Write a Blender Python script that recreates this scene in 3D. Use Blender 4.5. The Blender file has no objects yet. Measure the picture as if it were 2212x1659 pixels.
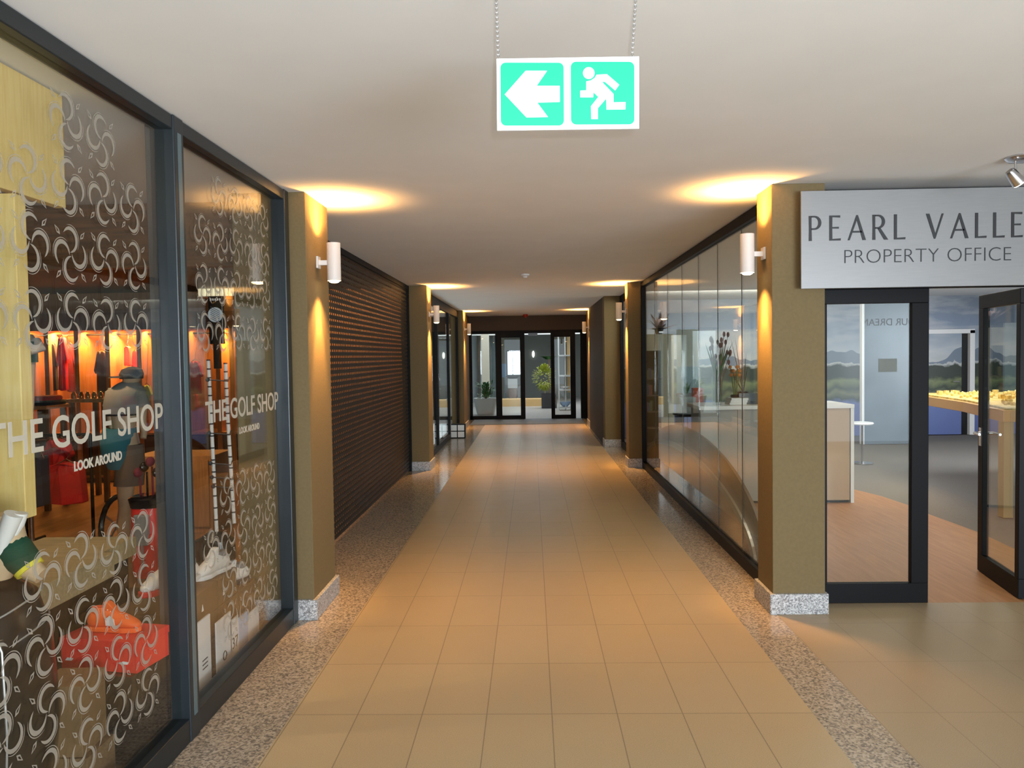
import bpy, bmesh, math, random
from mathutils import Vector, Matrix
random.seed(7)
PI = math.pi
C = bpy.context.scene.collection
sc = bpy.context.scene

# ---------------------------------------------------------------- camera
H, FPX = 1.6, 1703.7357
PITCH, YAW, ROLL = .0356, .0246, -.0148
_f = Vector((-math.sin(YAW)*math.cos(PITCH), math.cos(YAW)*math.cos(PITCH), -math.sin(PITCH)))
_r0 = Vector((math.cos(YAW), math.sin(YAW), 0)); _u0 = _r0.cross(_f)
_r = _r0*math.cos(ROLL) + _u0*math.sin(ROLL); _u = _u0*math.cos(ROLL) - _r0*math.sin(ROLL)
cam_d = bpy.data.cameras.new('camera'); cam = bpy.data.objects.new('camera', cam_d); C.objects.link(cam)
cam_d.sensor_fit = 'HORIZONTAL'; cam_d.sensor_width = 36; cam_d.lens = FPX/2212*36
cam_d.clip_start = .05; cam_d.clip_end = 200
M = Matrix.Identity(4)
for i in range(3):
    M[i][0] = _r[i]; M[i][1] = _u[i]; M[i][2] = -_f[i]
M[2][3] = H
cam.matrix_world = M
sc.camera = cam

def P(u, v, X=None, Y=None, Z=None):
    """point of the room seen at photo pixel u, v that lies on a known plane"""
    d = (u-1106)*_r - (v-829.5)*_u + FPX*_f
    o = Vector((0, 0, H))
    for i, k in enumerate((X, Y, Z)):
        if k is not None: t = (k-o[i])/d[i]
    return o + t*d

# ---------------------------------------------------------------- world, lights, exposure
sc.view_settings.view_transform = 'Standard'; sc.view_settings.look = 'None'
sc.view_settings.gamma = 1; sc.view_settings.exposure = 0.0
sc.view_settings.use_curve_mapping = False
w = bpy.data.worlds.new('sky'); sc.world = w; w.use_nodes = True
w.node_tree.nodes['Background'].inputs[0].default_value = (.80, .90, 1, 1)
w.node_tree.nodes['Background'].inputs[1].default_value = 2.0

def area(name, loc, target, sx, sy, power, col, spread=180):
    l = bpy.data.lights.new(name, 'AREA'); l.shape = 'RECTANGLE'; l.size = sx; l.size_y = sy
    l.energy = power; l.color = col; l.spread = math.radians(spread)
    o = bpy.data.objects.new(name, l); C.objects.link(o); o.location = loc
    o.rotation_euler = (Vector(target)-Vector(loc)).to_track_quat('-Z', 'Y').to_euler()
    return o
def spot(name, loc, target, power, col, size=60, blend=.5, r=.03, parent=None):
    l = bpy.data.lights.new(name, 'SPOT'); l.energy = power; l.color = col
    l.spot_size = math.radians(size); l.spot_blend = blend; l.shadow_soft_size = r
    o = bpy.data.objects.new(name, l); C.objects.link(o); o.location = loc
    o.rotation_euler = (Vector(target)-Vector(loc)).to_track_quat('-Z', 'Y').to_euler()
    if parent: o.parent = parent; o.location = Vector(loc)-parent.location
    return o
WARM = (1, .49, .13); DAY = (.82, .91, 1.0)
area('rear_daylight_fill', (3.4, -3.7, 1.0), (2.2, 0, 3.6), 3.0, 1.7, 560, DAY)  # added area light behind the camera, tilted up to brighten the ceiling
area('daylight_door', (-.82, -3.8, 1.25), (-.82, 5, 1.3), .8, 1.3, 40, DAY)
area('lobby_ceiling_fill', (.3, 24.2, 2.58), (.3, 24.2, 0), 4.4, 4.4, 140, (.85, .93, 1))  # panel added under the closed lobby ceiling to brighten the lobby
area('office_light', (5.0, 10.5, 2.5), (5.0, 11.5, 0), 3.0, 3.5, 150, (.88, .94, 1))
area('office_side_light', (8.6, 9.5, 1.6), (3.5, 11.5, 1.2), 2.5, 1.6, 120, (.82, .9, 1))  # area light by the office side wall; no window there
spot('camera_flash', (.045, -.02, 1.645), (.03, 3, 2.3), 115, (.93, .97, 1), 110, .9, .012)
# fill spots added near the golf shop ceiling, without fittings
spot('shop_fill_spot', (-3.1, 3.0, 2.5), (-2.2, 3.3, .4), 60, (1, .72, .42), 90, .7, .05)
spot('shop_fill_spot', (-2.3, 4.3, 2.5), (-1.9, 4.2, .4), 22, (1, .82, .6), 80, .7, .05)
spot('shop_fill_spot', (-3.4, 5.6, 2.5), (-3.3, 6.2, .3), 120, (1, .62, .3), 100, .7, .05)
area('office_reception_fill', (2.6, 7.0, 2.55), (2.4, 7.4, 0), 1.4, 2.4, 45, (1, .92, .8))  # added panel without fitting, brightens the dim office front
area('office_rear_fill', (3.2, 12.8, 2.55), (3.2, 14.6, 1.4), 2.6, 1.2, 110, (1, .93, .84))  # added panel without fitting, throws more light on the mural
area('shop_side_light', (-2.6, 10.0, 2.4), (-2.6, 10.6, 1.6), 1.2, .2, 15, (1, .5, .18))

# ---------------------------------------------------------------- materials
def _new(name):
    m = bpy.data.materials.new(name); m.use_nodes = True
    nt = m.node_tree; b = nt.nodes['Principled BSDF']
    return m, nt, b
def mat(name, col, rough=.6, metal=0., spec=.5, var=0., scale=20., emit=None, es=1., bump=0., stretch=(1, 1, 1), coat=0.):
    m, nt, b = _new(name); N, L = nt.nodes, nt.links
    b.inputs['Base Color'].default_value = (*col, 1); b.inputs['Roughness'].default_value = rough
    b.inputs['Metallic'].default_value = metal; b.inputs['Specular IOR Level'].default_value = spec
    b.inputs['Coat Weight'].default_value = coat
    if var or bump:
        tc = N.new('ShaderNodeTexCoord'); mp = N.new('ShaderNodeMapping'); mp.inputs['Scale'].default_value = stretch
        n = N.new('ShaderNodeTexNoise'); n.inputs['Scale'].default_value = scale; n.inputs['Detail'].default_value = 4
        L.new(tc.outputs['Object'], mp.inputs[0]); L.new(mp.outputs[0], n.inputs['Vector'])
        if var:
            r = N.new('ShaderNodeValToRGB')
            r.color_ramp.elements[0].position = .3; r.color_ramp.elements[1].position = .7
            r.color_ramp.elements[0].color = (*[c*(1-var) for c in col], 1)
            r.color_ramp.elements[1].color = (*[min(1, c*(1+var)) for c in col], 1)
            L.new(n.outputs['Fac'], r.inputs[0]); L.new(r.outputs[0], b.inputs['Base Color'])
        if bump:
            bp = N.new('ShaderNodeBump'); bp.inputs['Strength'].default_value = bump; bp.inputs['Distance'].default_value = .003
            L.new(n.outputs['Fac'], bp.inputs['Height']); L.new(bp.outputs[0], b.inputs['Normal'])
    if emit:
        b.inputs['Emission Color'].default_value = (*emit, 1); b.inputs['Emission Strength'].default_value = es
    return m
def wood(name, c1, c2, axis='Z', rough=.5, scale=9.):
    m, nt, b = _new(name); N, L = nt.nodes, nt.links
    tc = N.new('ShaderNodeTexCoord'); mp = N.new('ShaderNodeMapping')
    s = {'X': (.6, 8, 8), 'Y': (8, .6, 8), 'Z': (8, 8, .6)}[axis]; mp.inputs['Scale'].default_value = s
    n = N.new('ShaderNodeTexNoise'); n.inputs['Scale'].default_value = scale; n.inputs['Detail'].default_value = 6
    r = N.new('ShaderNodeValToRGB'); r.color_ramp.elements[0].position = .35; r.color_ramp.elements[1].position = .65
    r.color_ramp.elements[0].color = (*c1, 1); r.color_ramp.elements[1].color = (*c2, 1)
    L.new(tc.outputs['Object'], mp.inputs[0]); L.new(mp.outputs[0], n.inputs['Vector'])
    L.new(n.outputs['Fac'], r.inputs[0]); L.new(r.outputs[0], b.inputs['Base Color'])
    b.inputs['Roughness'].default_value = rough
    return m
def granite(name, cols, rough, scale=160, spec=.5):
    m, nt, b = _new(name); N, L = nt.nodes, nt.links
    tc = N.new('ShaderNodeTexCoord'); v = N.new('ShaderNodeTexVoronoi'); v.inputs['Scale'].default_value = scale
    n = N.new('ShaderNodeTexNoise'); n.inputs['Scale'].default_value = scale*.45; n.inputs['Detail'].default_value = 3
    mx = N.new('ShaderNodeMath'); mx.operation = 'ADD'
    sp = N.new('ShaderNodeSeparateColor')
    L.new(tc.outputs['Object'], v.inputs['Vector']); L.new(tc.outputs['Object'], n.inputs['Vector'])
    L.new(v.outputs['Color'], sp.inputs[0]); L.new(sp.outputs[0], mx.inputs[0]); L.new(n.outputs['Fac'], mx.inputs[1])
    ml = N.new('ShaderNodeMath'); ml.operation = 'MULTIPLY'; ml.inputs[1].default_value = .5
    L.new(mx.outputs[0], ml.inputs[0])
    r = N.new('ShaderNodeValToRGB'); e = r.color_ramp.elements
    e[0].position = .28; e[0].color = (*cols[0], 1); e[1].position = .72; e[1].color = (*cols[2], 1)
    k = e.new(.5); k.color = (*cols[1], 1)
    L.new(ml.outputs[0], r.inputs[0]); L.new(r.outputs[0], b.inputs['Base Color'])
    b.inputs['Roughness'].default_value = rough; b.inputs['Specular IOR Level'].default_value = spec
    return m
def tile(name, c1, c2, joint, w, l, x0, y0, rough=.3, mortar=.0025):
    m, nt, b = _new(name); N, L = nt.nodes, nt.links
    tc = N.new('ShaderNodeTexCoord'); mp = N.new('ShaderNodeMapping')
    mp.inputs['Location'].default_value = (-x0, -y0, 0)
    br = N.new('ShaderNodeTexBrick'); br.offset = 0; br.squash = 1
    br.inputs['Scale'].default_value = 1; br.inputs['Brick Width'].default_value = w; br.inputs['Row Height'].default_value = l
    br.inputs['Mortar Size'].default_value = mortar; br.inputs['Mortar Smooth'].default_value = .3
    br.inputs['Color1'].default_value = (*c1, 1); br.inputs['Color2'].default_value = (*c2, 1); br.inputs['Mortar'].default_value = (*joint, 1)
    n = N.new('ShaderNodeTexNoise'); n.inputs['Scale'].default_value = 260; n.inputs['Detail'].default_value = 2
    mx = N.new('ShaderNodeMix'); mx.data_type = 'RGBA'; mx.blend_type = 'MULTIPLY'; mx.inputs[0].default_value = .45
    r = N.new('ShaderNodeValToRGB'); r.color_ramp.elements[0].position = .3; r.color_ramp.elements[0].color = (.55, .52, .5, 1)
    r.color_ramp.elements[1].position = .6; r.color_ramp.elements[1].color = (1, 1, 1, 1)
    L.new(tc.outputs['Object'], mp.inputs[0]); L.new(mp.outputs[0], br.inputs['Vector']); L.new(tc.outputs['Object'], n.inputs['Vector'])
    L.new(n.outputs['Fac'], r.inputs[0]); L.new(br.outputs['Color'], mx.inputs[6]); L.new(r.outputs[0], mx.inputs[7])
    L.new(mx.outputs[2], b.inputs['Base Color'])
    b.inputs['Specular IOR Level'].default_value = .28
    n2 = N.new('ShaderNodeTexNoise'); n2.inputs['Scale'].default_value = 5
    rr = N.new('ShaderNodeMapRange'); rr.inputs['To Min'].default_value = rough*.85; rr.inputs['To Max'].default_value = rough*1.2
    L.new(tc.outputs['Object'], n2.inputs['Vector']); L.new(n2.outputs['Fac'], rr.inputs[0]); L.new(rr.outputs[0], b.inputs['Roughness'])
    return m
def glass(name, tint=(.95, .97, .955), f0=.035, gloss=(1, 1, 1), rough=0.):
    m = bpy.data.materials.new(name); m.use_nodes = True; nt = m.node_tree; N, L = nt.nodes, nt.links
    N.clear(); out = N.new('ShaderNodeOutputMaterial'); mx = N.new('ShaderNodeMixShader')
    t = N.new('ShaderNodeBsdfTransparent'); t.inputs[0].default_value = (*tint, 1)
    g = N.new('ShaderNodeBsdfGlossy'); g.inputs['Roughness'].default_value = rough; g.inputs[0].default_value = (*gloss, 1)
    ge = N.new('ShaderNodeNewGeometry'); dp = N.new('ShaderNodeVectorMath'); dp.operation = 'DOT_PRODUCT'
    ab = N.new('ShaderNodeMath'); ab.operation = 'ABSOLUTE'
    om = N.new('ShaderNodeMath'); om.operation = 'SUBTRACT'; om.inputs[0].default_value = 1
    pw = N.new('ShaderNodeMath'); pw.operation = 'POWER'; pw.inputs[1].default_value = 5
    ma = N.new('ShaderNodeMath'); ma.operation = 'MULTIPLY_ADD'; ma.inputs[1].default_value = 1-f0; ma.inputs[2].default_value = f0
    L.new(ge.outputs['Normal'], dp.inputs[0]); L.new(ge.outputs['Incoming'], dp.inputs[1]); L.new(dp.outputs['Value'], ab.inputs[0])
    L.new(ab.outputs[0], om.inputs[1]); L.new(om.outputs[0], pw.inputs[0]); L.new(pw.outputs[0], ma.inputs[0])
    L.new(ma.outputs[0], mx.inputs[0]); L.new(t.outputs[0], mx.inputs[1]); L.new(g.outputs[0], mx.inputs[2]); L.new(mx.outputs[0], out.inputs[0])
    return m
def mural_mat():
    m, nt, b = _new('landscape_mural'); N, L = nt.nodes, nt.links
    tc = N.new('ShaderNodeTexCoord'); se = N.new('ShaderNodeSeparateXYZ'); L.new(tc.outputs['Object'], se.inputs[0])
    mp = N.new('ShaderNodeMapping'); mp.inputs['Scale'].default_value = (.55, 1, 2.4); L.new(tc.outputs['Object'], mp.inputs[0])
    n = N.new('ShaderNodeTexNoise'); n.inputs['Scale'].default_value = 1.5; n.inputs['Detail'].default_value = 6; L.new(mp.outputs[0], n.inputs['Vector'])
    n2 = N.new('ShaderNodeTexNoise'); n2.inputs['Scale'].default_value = 4.5; n2.inputs['Detail'].default_value = 5; L.new(tc.outputs['Object'], n2.inputs['Vector'])
    def mth(op, a, bb):
        q = N.new('ShaderNodeMath'); q.operation = op
        for i, v in enumerate((a, bb)):
            if isinstance(v, (int, float)): q.inputs[i].default_value = v
            else: L.new(v, q.inputs[i])
        return q.outputs[0]
    zz = mth('ADD', se.outputs['Z'], mth('MULTIPLY', mth('SUBTRACT', n2.outputs['Fac'], .5), .30))
    r = N.new('ShaderNodeValToRGB'); L.new(mth('DIVIDE', zz, 2.6), r.inputs[0]); e = r.color_ramp.elements
    e[0].position = 0; e[0].color = (.13, .18, .42, 1); e[1].position = 1; e[1].color = (.20, .24, .30, 1)
    for p, c in ((.24, (.16, .22, .50)), (.27, (.05, .07, .05)), (.31, (.20, .22, .12)), (.34, (.05, .07, .05)), (.39, (.22, .26, .12)),
                 (.42, (.04, .055, .04)), (.50, (.035, .05, .035)), (.515, (.55, .57, .56)), (.60, (.50, .55, .60)), (.8, (.26, .33, .45))):
        k = e.new(p); k.color = (*c, 1)
    cl = N.new('ShaderNodeValToRGB'); cl.color_ramp.elements[0].position = .48; cl.color_ramp.elements[1].position = .66
    L.new(n.outputs['Fac'], cl.inputs[0])
    sky = mth('GREATER_THAN', zz, 1.36)
    mx = N.new('ShaderNodeMix'); mx.data_type = 'RGBA'; L.new(mth('MULTIPLY', mth('MULTIPLY', cl.outputs[0], sky), .55), mx.inputs[0])
    L.new(r.outputs[0], mx.inputs[6]); mx.inputs[7].default_value = (.72, .70, .68, 1)
    # mountains behind the trees
    n3 = N.new('ShaderNodeTexNoise'); n3.noise_dimensions = '1D'; n3.inputs['Scale'].default_value = .8; n3.inputs['Detail'].default_value = 3
    L.new(se.outputs['X'], n3.inputs['W'])
    ridge = mth('ADD', 1.05, mth('MULTIPLY', n3.outputs['Fac'], .95))
    isM = mth('MULTIPLY', mth('LESS_THAN', se.outputs['Z'], ridge), sky)
    m2 = N.new('ShaderNodeMix'); m2.data_type = 'RGBA'; L.new(isM, m2.inputs[0]); L.new(mx.outputs[2], m2.inputs[6]); m2.inputs[7].default_value = (.20, .25, .32, 1)
    L.new(m2.outputs[2], b.inputs['Base Color']); b.inputs['Roughness'].default_value = .35
    return m

m_ceil = mat('ceiling_plaster', (.84, .84, .83), .85, var=.02, scale=2.5, bump=.1)
m_wall = mat('tan_wall_paint', (.165, .118, .05), .8, var=.06, scale=60, bump=.25)
m_wallw = mat('white_wall_paint', (.75, .75, .74), .8)
m_dark = mat('dark_lintel_paint', (.07, .05, .03), .6)
m_frame = mat('charcoal_aluminium', (.016, .022, .026), .35, metal=.3, spec=.6)
m_frameb = mat('black_aluminium', (.006, .006, .007), .45, spec=.12)
m_colgrey = mat('grey_column_paint', (.075, .07, .068), .7, var=.12, scale=80)
m_gran = granite('grey_granite', ((.16, .16, .165), (.40, .40, .40), (.62, .62, .62)), .45)
m_strip = granite('tan_granite_floor', ((.17, .145, .12), (.38, .31, .23), (.52, .44, .34)), .16, 110)
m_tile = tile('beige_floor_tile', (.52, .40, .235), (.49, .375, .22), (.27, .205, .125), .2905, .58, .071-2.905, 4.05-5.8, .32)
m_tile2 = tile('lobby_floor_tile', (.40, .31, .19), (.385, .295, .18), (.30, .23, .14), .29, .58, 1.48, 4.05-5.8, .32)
m_glass = glass('clear_glass')
m_glassL = glass('storefront_glass', (.95, .955, .94), .03)
m_glassg = glass('green_tinted_glass', (.92, .95, .92), .045)
m_vinyl = glass('frosted_vinyl', (.5, .5, .5), .02)
_n = m_vinyl.node_tree; _o = [x for x in _n.nodes if x.type == 'OUTPUT_MATERIAL'][0]; _b = _n.nodes.new('ShaderNodeBsdfPrincipled')
_b.inputs['Base Color'].default_value = (.50, .45, .37, 1); _m = _n.nodes.new('ShaderNodeMixShader'); _m.inputs[0].default_value = .55
_n.links.new(_o.inputs[0].links[0].from_socket, _m.inputs[1]); _n.links.new(_b.outputs[0], _m.inputs[2]); _n.links.new(_m.outputs[0], _o.inputs[0])
m_vinyl2 = mat('frosted_lettering', (.47, .43, .35), .5)
m_white = mat('white_paint', (.8, .8, .8), .45)
m_sconce = mat('white_lamp_metal', (.72, .70, .68), .45)
m_lamp = mat('lit_lamp_glass', (1, .9, .7), .3, emit=(1, .78, .45), es=14)
m_lampw = mat('lit_spot_lamp', (1, 1, 1), .3, emit=(1, .92, .8), es=14)
m_chrome = mat('brushed_chrome', (.6, .6, .62), .22, metal=1)
m_alu = mat('brushed_aluminium_sign', (.25, .25, .25), .42, metal=.4, var=.04, scale=8, stretch=(1, 1, 30))
m_black = mat('black_lettering', (.01, .01, .012), .5)
m_signw = mat('sign_white', (.88, .90, .90), .5)
m_signg = mat('sign_green', (.0, .50, .25), .5)
m_bulk = wood('brown_timber_slats', (.10, .05, .022), (.22, .11, .05), 'X', .55, 5)
m_blackc = mat('black_shop_ceiling', (.012, .012, .012), .8)
m_shopfl = wood('brown_shop_floor', (.20, .10, .04), (.36, .19, .08), 'Y', .3, 3)
m_unit = wood('orange_shelf_wood', (.42, .21, .08), (.55, .29, .12), 'Z', .45)
m_pine = wood('yellow_pine', (.80, .58, .20), (.88, .68, .28), 'Z', .5)
m_ply = wood('plywood', (.32, .25, .13), (.42, .33, .18), 'X', .6)
m_carton = mat('brown_cardboard', (.21, .125, .055), .6, var=.1, scale=12)
m_lam = wood('orange_laminate', (.36, .165, .06), (.44, .215, .085), 'Y', .45, 4)
m_carpet = mat('grey_carpet', (.17, .155, .14), .9, var=.15, scale=120)
m_shutter = mat('dark_shutter_metal', (.016, .013, .011), .5)
m_bluefl = mat('blue_grey_mat', (.10, .11, .13), .6, var=.15, scale=90)
m_mural = mural_mat()

# ---------------------------------------------------------------- mesh helpers
class MB:
    def __init__(s): s.bm = bmesh.new()
    def box(s, a, b, rot=None, pivot=None):
        x0, y0, z0 = a; x1, y1, z1 = b
        v = [s.bm.verts.new(p) for p in ((x0, y0, z0), (x1, y0, z0), (x1, y1, z0), (x0, y1, z0), (x0, y0, z1), (x1, y0, z1), (x1, y1, z1), (x0, y1, z1))]
        for f in ((0, 3, 2, 1), (4, 5, 6, 7), (0, 1, 5, 4), (1, 2, 6, 5), (2, 3, 7, 6), (3, 0, 4, 7)): s.bm.faces.new([v[i] for i in f])
        if rot:
            pv = Vector(pivot) if pivot else (Vector(a)+Vector(b))/2
            R = Matrix.Rotation(rot[1], 3, rot[0])
            for q in v: q.co = R @ (q.co-pv) + pv
        return s
    def tube(s, pts, rs, n=12, cap=True):
        pts = [Vector(p) for p in pts]
        if not isinstance(rs, (list, tuple)): rs = [rs]*len(pts)
        rings = []; prev = None
        for i, p in enumerate(pts):
            d = (pts[min(i+1, len(pts)-1)]-pts[max(i-1, 0)]).normalized()
            if prev is None:
                a = d.orthogonal().normalized()
            else:
                a = (prev - d*prev.dot(d)).normalized()
            prev = a; b = d.cross(a)
            rings.append([s.bm.verts.new(p+(a*math.cos(2*PI*k/n)+b*math.sin(2*PI*k/n))*rs[i]) for k in range(n)])
        for r0, r1 in zip(rings, rings[1:]):
            for k in range(n): s.bm.faces.new((r0[k], r0[(k+1) % n], r1[(k+1) % n], r1[k]))
        if cap: s.bm.faces.new(rings[0][::-1]); s.bm.faces.new(rings[-1])
        return s
    def loft(s, secs, n=20, cap=True, pw=2.0):
        """secs: (centre, rx, ry) horizontal ellipses, or (centre, rx, ry, axis)"""
        rings = []
        for q in secs:
            c = Vector(q[0]); rx, ry = q[1], q[2]; ax = q[3] if len(q) > 3 else 'Z'
            ring = []
            for k in range(n):
                t = 2*PI*k/n; ca, sa = math.cos(t), math.sin(t)
                u = rx*math.copysign(abs(ca)**(2/pw), ca); v = ry*math.copysign(abs(sa)**(2/pw), sa)
                o = {'Z': (u, v, 0), 'X': (0, u, v), 'Y': (u, 0, v)}[ax]
                ring.append(s.bm.verts.new(c+Vector(o)))
            rings.append(ring)
        for r0, r1 in zip(rings, rings[1:]):
            for k in range(n): s.bm.faces.new((r0[k], r0[(k+1) % n], r1[(k+1) % n], r1[k]))
        if cap: s.bm.faces.new(rings[0][::-1]); s.bm.faces.new(rings[-1])
        return s
    def prism(s, poly, fn0, fn1):
        a = [s.bm.verts.new(fn0(*p)) for p in poly]; b = [s.bm.verts.new(fn1(*p)) for p in poly]
        n = len(poly)
        s.bm.faces.new(a[::-1]); s.bm.faces.new(b)
        for k in range(n): s.bm.faces.new((a[k], a[(k+1) % n], b[(k+1) % n], b[k]))
        return s
    def ball(s, c, r, u=12, v=8):
        rx, ry, rz = r if isinstance(r, (tuple, list)) else (r, r, r); c = Vector(c)
        secs = [((c.x, c.y, c.z-rz*math.cos(PI*(i+.35)/(v-.3))), rx*math.sin(PI*(i+.35)/(v-.3)), ry*math.sin(PI*(i+.35)/(v-.3))) for i in range(v)]
        return s.loft(secs, u)
    def quad(s, *pts):
        s.bm.faces.new([s.bm.verts.new(p) for p in pts]); return s
    def leaf(s, base, d, length, width, droop=.3, n=5, th=.0015):
        base = Vector(base); d = Vector(d).normalized(); side = d.cross(Vector((0, 0, 1)))
        side = side.normalized() if side.length > 1e-3 else Vector((1, 0, 0))
        up = side.cross(d)
        L = []
        for i in range(n+1):
            t = i/n; c = base+d*length*t+Vector((0, 0, -droop*length*t*t)); w_ = width*math.sin(PI*(.12+.88*t))*.5+.0006
            L.append((s.bm.verts.new(c-side*w_), s.bm.verts.new(c+up*w_*.25), s.bm.verts.new(c+side*w_)))
        for a, b in zip(L, L[1:]):
            s.bm.faces.new((a[0], a[1], b[1], b[0])); s.bm.faces.new((a[1], a[2], b[2], b[1]))
        return s
    def text(s, body, size, fn, xs=1., off=0., align='CENTER', sp=1., depth=.001):
        """fn(x, z, d) -> world point"""
        cu = bpy.data.curves.new('t', 'FONT'); cu.body = body; cu.size = size; cu.align_x = align
        cu.offset = off; cu.space_character = sp; cu.extrude = depth/2; cu.resolution_u = 4
        o = bpy.data.objects.new('t', cu); C.objects.link(o)
        dg = bpy.context.evaluated_depsgraph_get(); dg.update()
        me = bpy.data.meshes.new_from_object(o.evaluated_get(dg))
        vs = [s.bm.verts.new(fn(v.co.x*xs, v.co.y, v.co.z)) for v in me.vertices]
        for p in me.polygons:
            try: s.bm.faces.new([vs[i] for i in p.vertices])
            except ValueError: pass
        bpy.data.objects.remove(o); bpy.data.curves.remove(cu); bpy.data.meshes.remove(me)
        return s

def obj(name, mb, m, parent=None, label=None, cat=None, group=None, kind=None, bevel=0, smooth=False, local=False, sub=0):
    bm = mb.bm
    bmesh.ops.recalc_face_normals(bm, faces=bm.faces)
    me = bpy.data.meshes.new(name)
    if parent is not None and not local:
        t = Vector((0, 0, 0)); q = parent
        while q is not None: t += q.location; q = q.parent
        bmesh.ops.translate(bm, verts=bm.verts, vec=-t)
    bm.to_mesh(me); bm.free()
    for p in me.polygons: p.use_smooth = smooth
    if smooth:
        me.set_sharp_from_angle(angle=math.radians(40))
    me.materials.append(m)
    o = bpy.data.objects.new(name, me); C.objects.link(o)
    if parent is not None: o.parent = parent
    if bevel:
        b = o.modifiers.new('bevel', 'BEVEL'); b.width = bevel; b.segments = 2; b.limit_method = 'ANGLE'
    if sub:
        b = o.modifiers.new('sub', 'SUBSURF'); b.levels = sub; b.render_levels = sub
    if label: o['label'] = label
    if cat: o['category'] = cat
    if group: o['group'] = group
    if kind: o['kind'] = kind
    return o
def thing(name, label, cat, loc=(0, 0, 0), rotz=0, group=None, kind=None):
    o = bpy.data.objects.new(name, None); C.objects.link(o); o.location = loc; o.rotation_euler = (0, 0, rotz)
    o.empty_display_size = .1; o['label'] = label; o['category'] = cat
    if group: o['group'] = group
    if kind: o['kind'] = kind
    return o
def struct(name, mb, m, label=None, cat=None, parent=None, **k):
    return obj(name, mb, m, parent, label=label, cat=cat, kind=None if parent else 'structure', **k)
def dup(root, loc, rotz=None, label=None, group=None):
    r = root.copy(); C.objects.link(r); r.location = loc
    if rotz is not None: r.rotation_euler = (0, 0, rotz)
    if label: r['label'] = label
    if group: r['group'] = group
    for ch in list(root.children):
        c = ch.copy(); C.objects.link(c); c.parent = r
        for g in list(ch.children):
            d = g.copy(); C.objects.link(d); d.parent = c
    return r
def B(*ab):
    m = MB()
    for a, b in ab: m.box(a, b)
    return m
# ================================================================ SETTING
ZC = 2.608
struct('ceiling', B(((-8.2, -4, ZC), (9.2, 20.0, ZC+.12)), ((-4, 20, ZC), (6, 31, ZC+.12))), m_ceil, 'flat plastered ceiling running over corridor and shops', 'ceiling')
struct('floor', B(((-1.10, -4, -.1), (1.225, 20.0, 0))), m_tile, 'beige rectangular floor tiles along the middle of the corridor', 'floor')
struct('floor', B(((-1.50, -4, -.1), (-1.10, 5.3, 0)), ((-1.80, 5.3, -.1), (-1.10, 19.9, 0)), ((1.225, -4, -.1), (1.475, 5.0, 0)), ((1.225, 5.0, -.1), (1.60, 19.9, 0))), m_strip, 'polished speckled granite strips edging the corridor tiles', 'floor')
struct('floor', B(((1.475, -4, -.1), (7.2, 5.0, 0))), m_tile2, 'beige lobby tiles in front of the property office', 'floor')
struct('floor', B(((-8.2, -4, -.1), (-1.50, 5.3, 0)), ((-8.2, 5.3, -.1), (-1.8, 11, 0))), m_shopfl, 'brown wooden floor inside the golf shop', 'floor')
struct('floor', B(((-4, 20.0, -.1), (6, 31, -.002))), mat('lobby_stone', (.42, .40, .37), .35, var=.1, scale=6), 'pale stone floor of the far lobby', 'floor')
# property office: curved edge between laminate and carpet
edge = [P(u, v, Z=0) for u, v in ((1700, 1037), (1845, 1057), (1905, 1072), (1965, 1092), (2010, 1112), (2060, 1130), (2120, 1152), (2190, 1185))]
mb = MB(); pl = [(1.60, 5.0), (1.60, edge[0].y)] + [(p.x, p.y) for p in edge] + [(6.5, 5.6), (6.5, 5.0)]
mb.prism(pl, lambda x, y: Vector((x, y, -.1)), lambda x, y: Vector((x, y, .0)))
struct('floor', mb, m_lam, 'orange wood laminate with a curved edge behind the office door', 'floor')
struct('floor', B(((1.60, 5.0, -.12), (9.2, 15.1, -.006))), m_carpet, 'grey carpet deeper inside the property office', 'floor')
struct('floor', B(((-1.45, 18.35, .0), (1.25, 19.85, .008))), m_bluefl, 'blue grey entrance mat before the far glass doors', 'doormat')
# walls
struct('wall_back', B(((-8.2, 10.9, 0), (-1.80, 11.0, ZC))), m_unit, 'brown panelled rear wall of the golf shop', 'wall')
struct('wall_left', B(((-8.2, -4, 0), (-8.1, 10.9, ZC))), m_blackc, 'dark side wall of the golf shop', 'wall')
struct('wall_near', B(((-8.2, -4.1, 0), (-1.5, -4, ZC)), ((-1.5, -4.1, 2.5), (7.2, -4, ZC))), m_wall, 'tan wall behind the viewer', 'wall')
struct('wall_right', B(((7.1, -4, 0), (7.2, 5.0, ZC))), m_colgrey, 'dark grey side wall of the lobby', 'wall')  # unseen wall kept dark to weaken its reflection in the shop glass
struct('wall_front', B(((5.2, 5.0, 0), (9.2, 5.1, ZC))), m_wall, 'tan wall beyond the office storefront', 'wall')
struct('wall_office', B(((9.1, 5.1, 0), (9.2, 15.1, ZC))), m_wallw, 'white side wall of the office', 'wall')
struct('wall_mural', B(((1.62, 15.0, 0), (9.2, 15.1, ZC))), m_mural, 'wall covered with a landscape mural of cloudy sky, trees and water', 'mural')
struct('ceiling', B(((-8.1, 5.1, 2.56), (-1.85, 10.9, 2.604))), m_blackc, 'black ceiling deeper inside the golf shop', 'ceiling')
struct('trim_1', B(((-8.1, 5.0, 2.20), (-1.85, 5.1, 2.604))), m_bulk, 'brown timber bulkhead across the golf shop ceiling', 'bulkhead')
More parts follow.
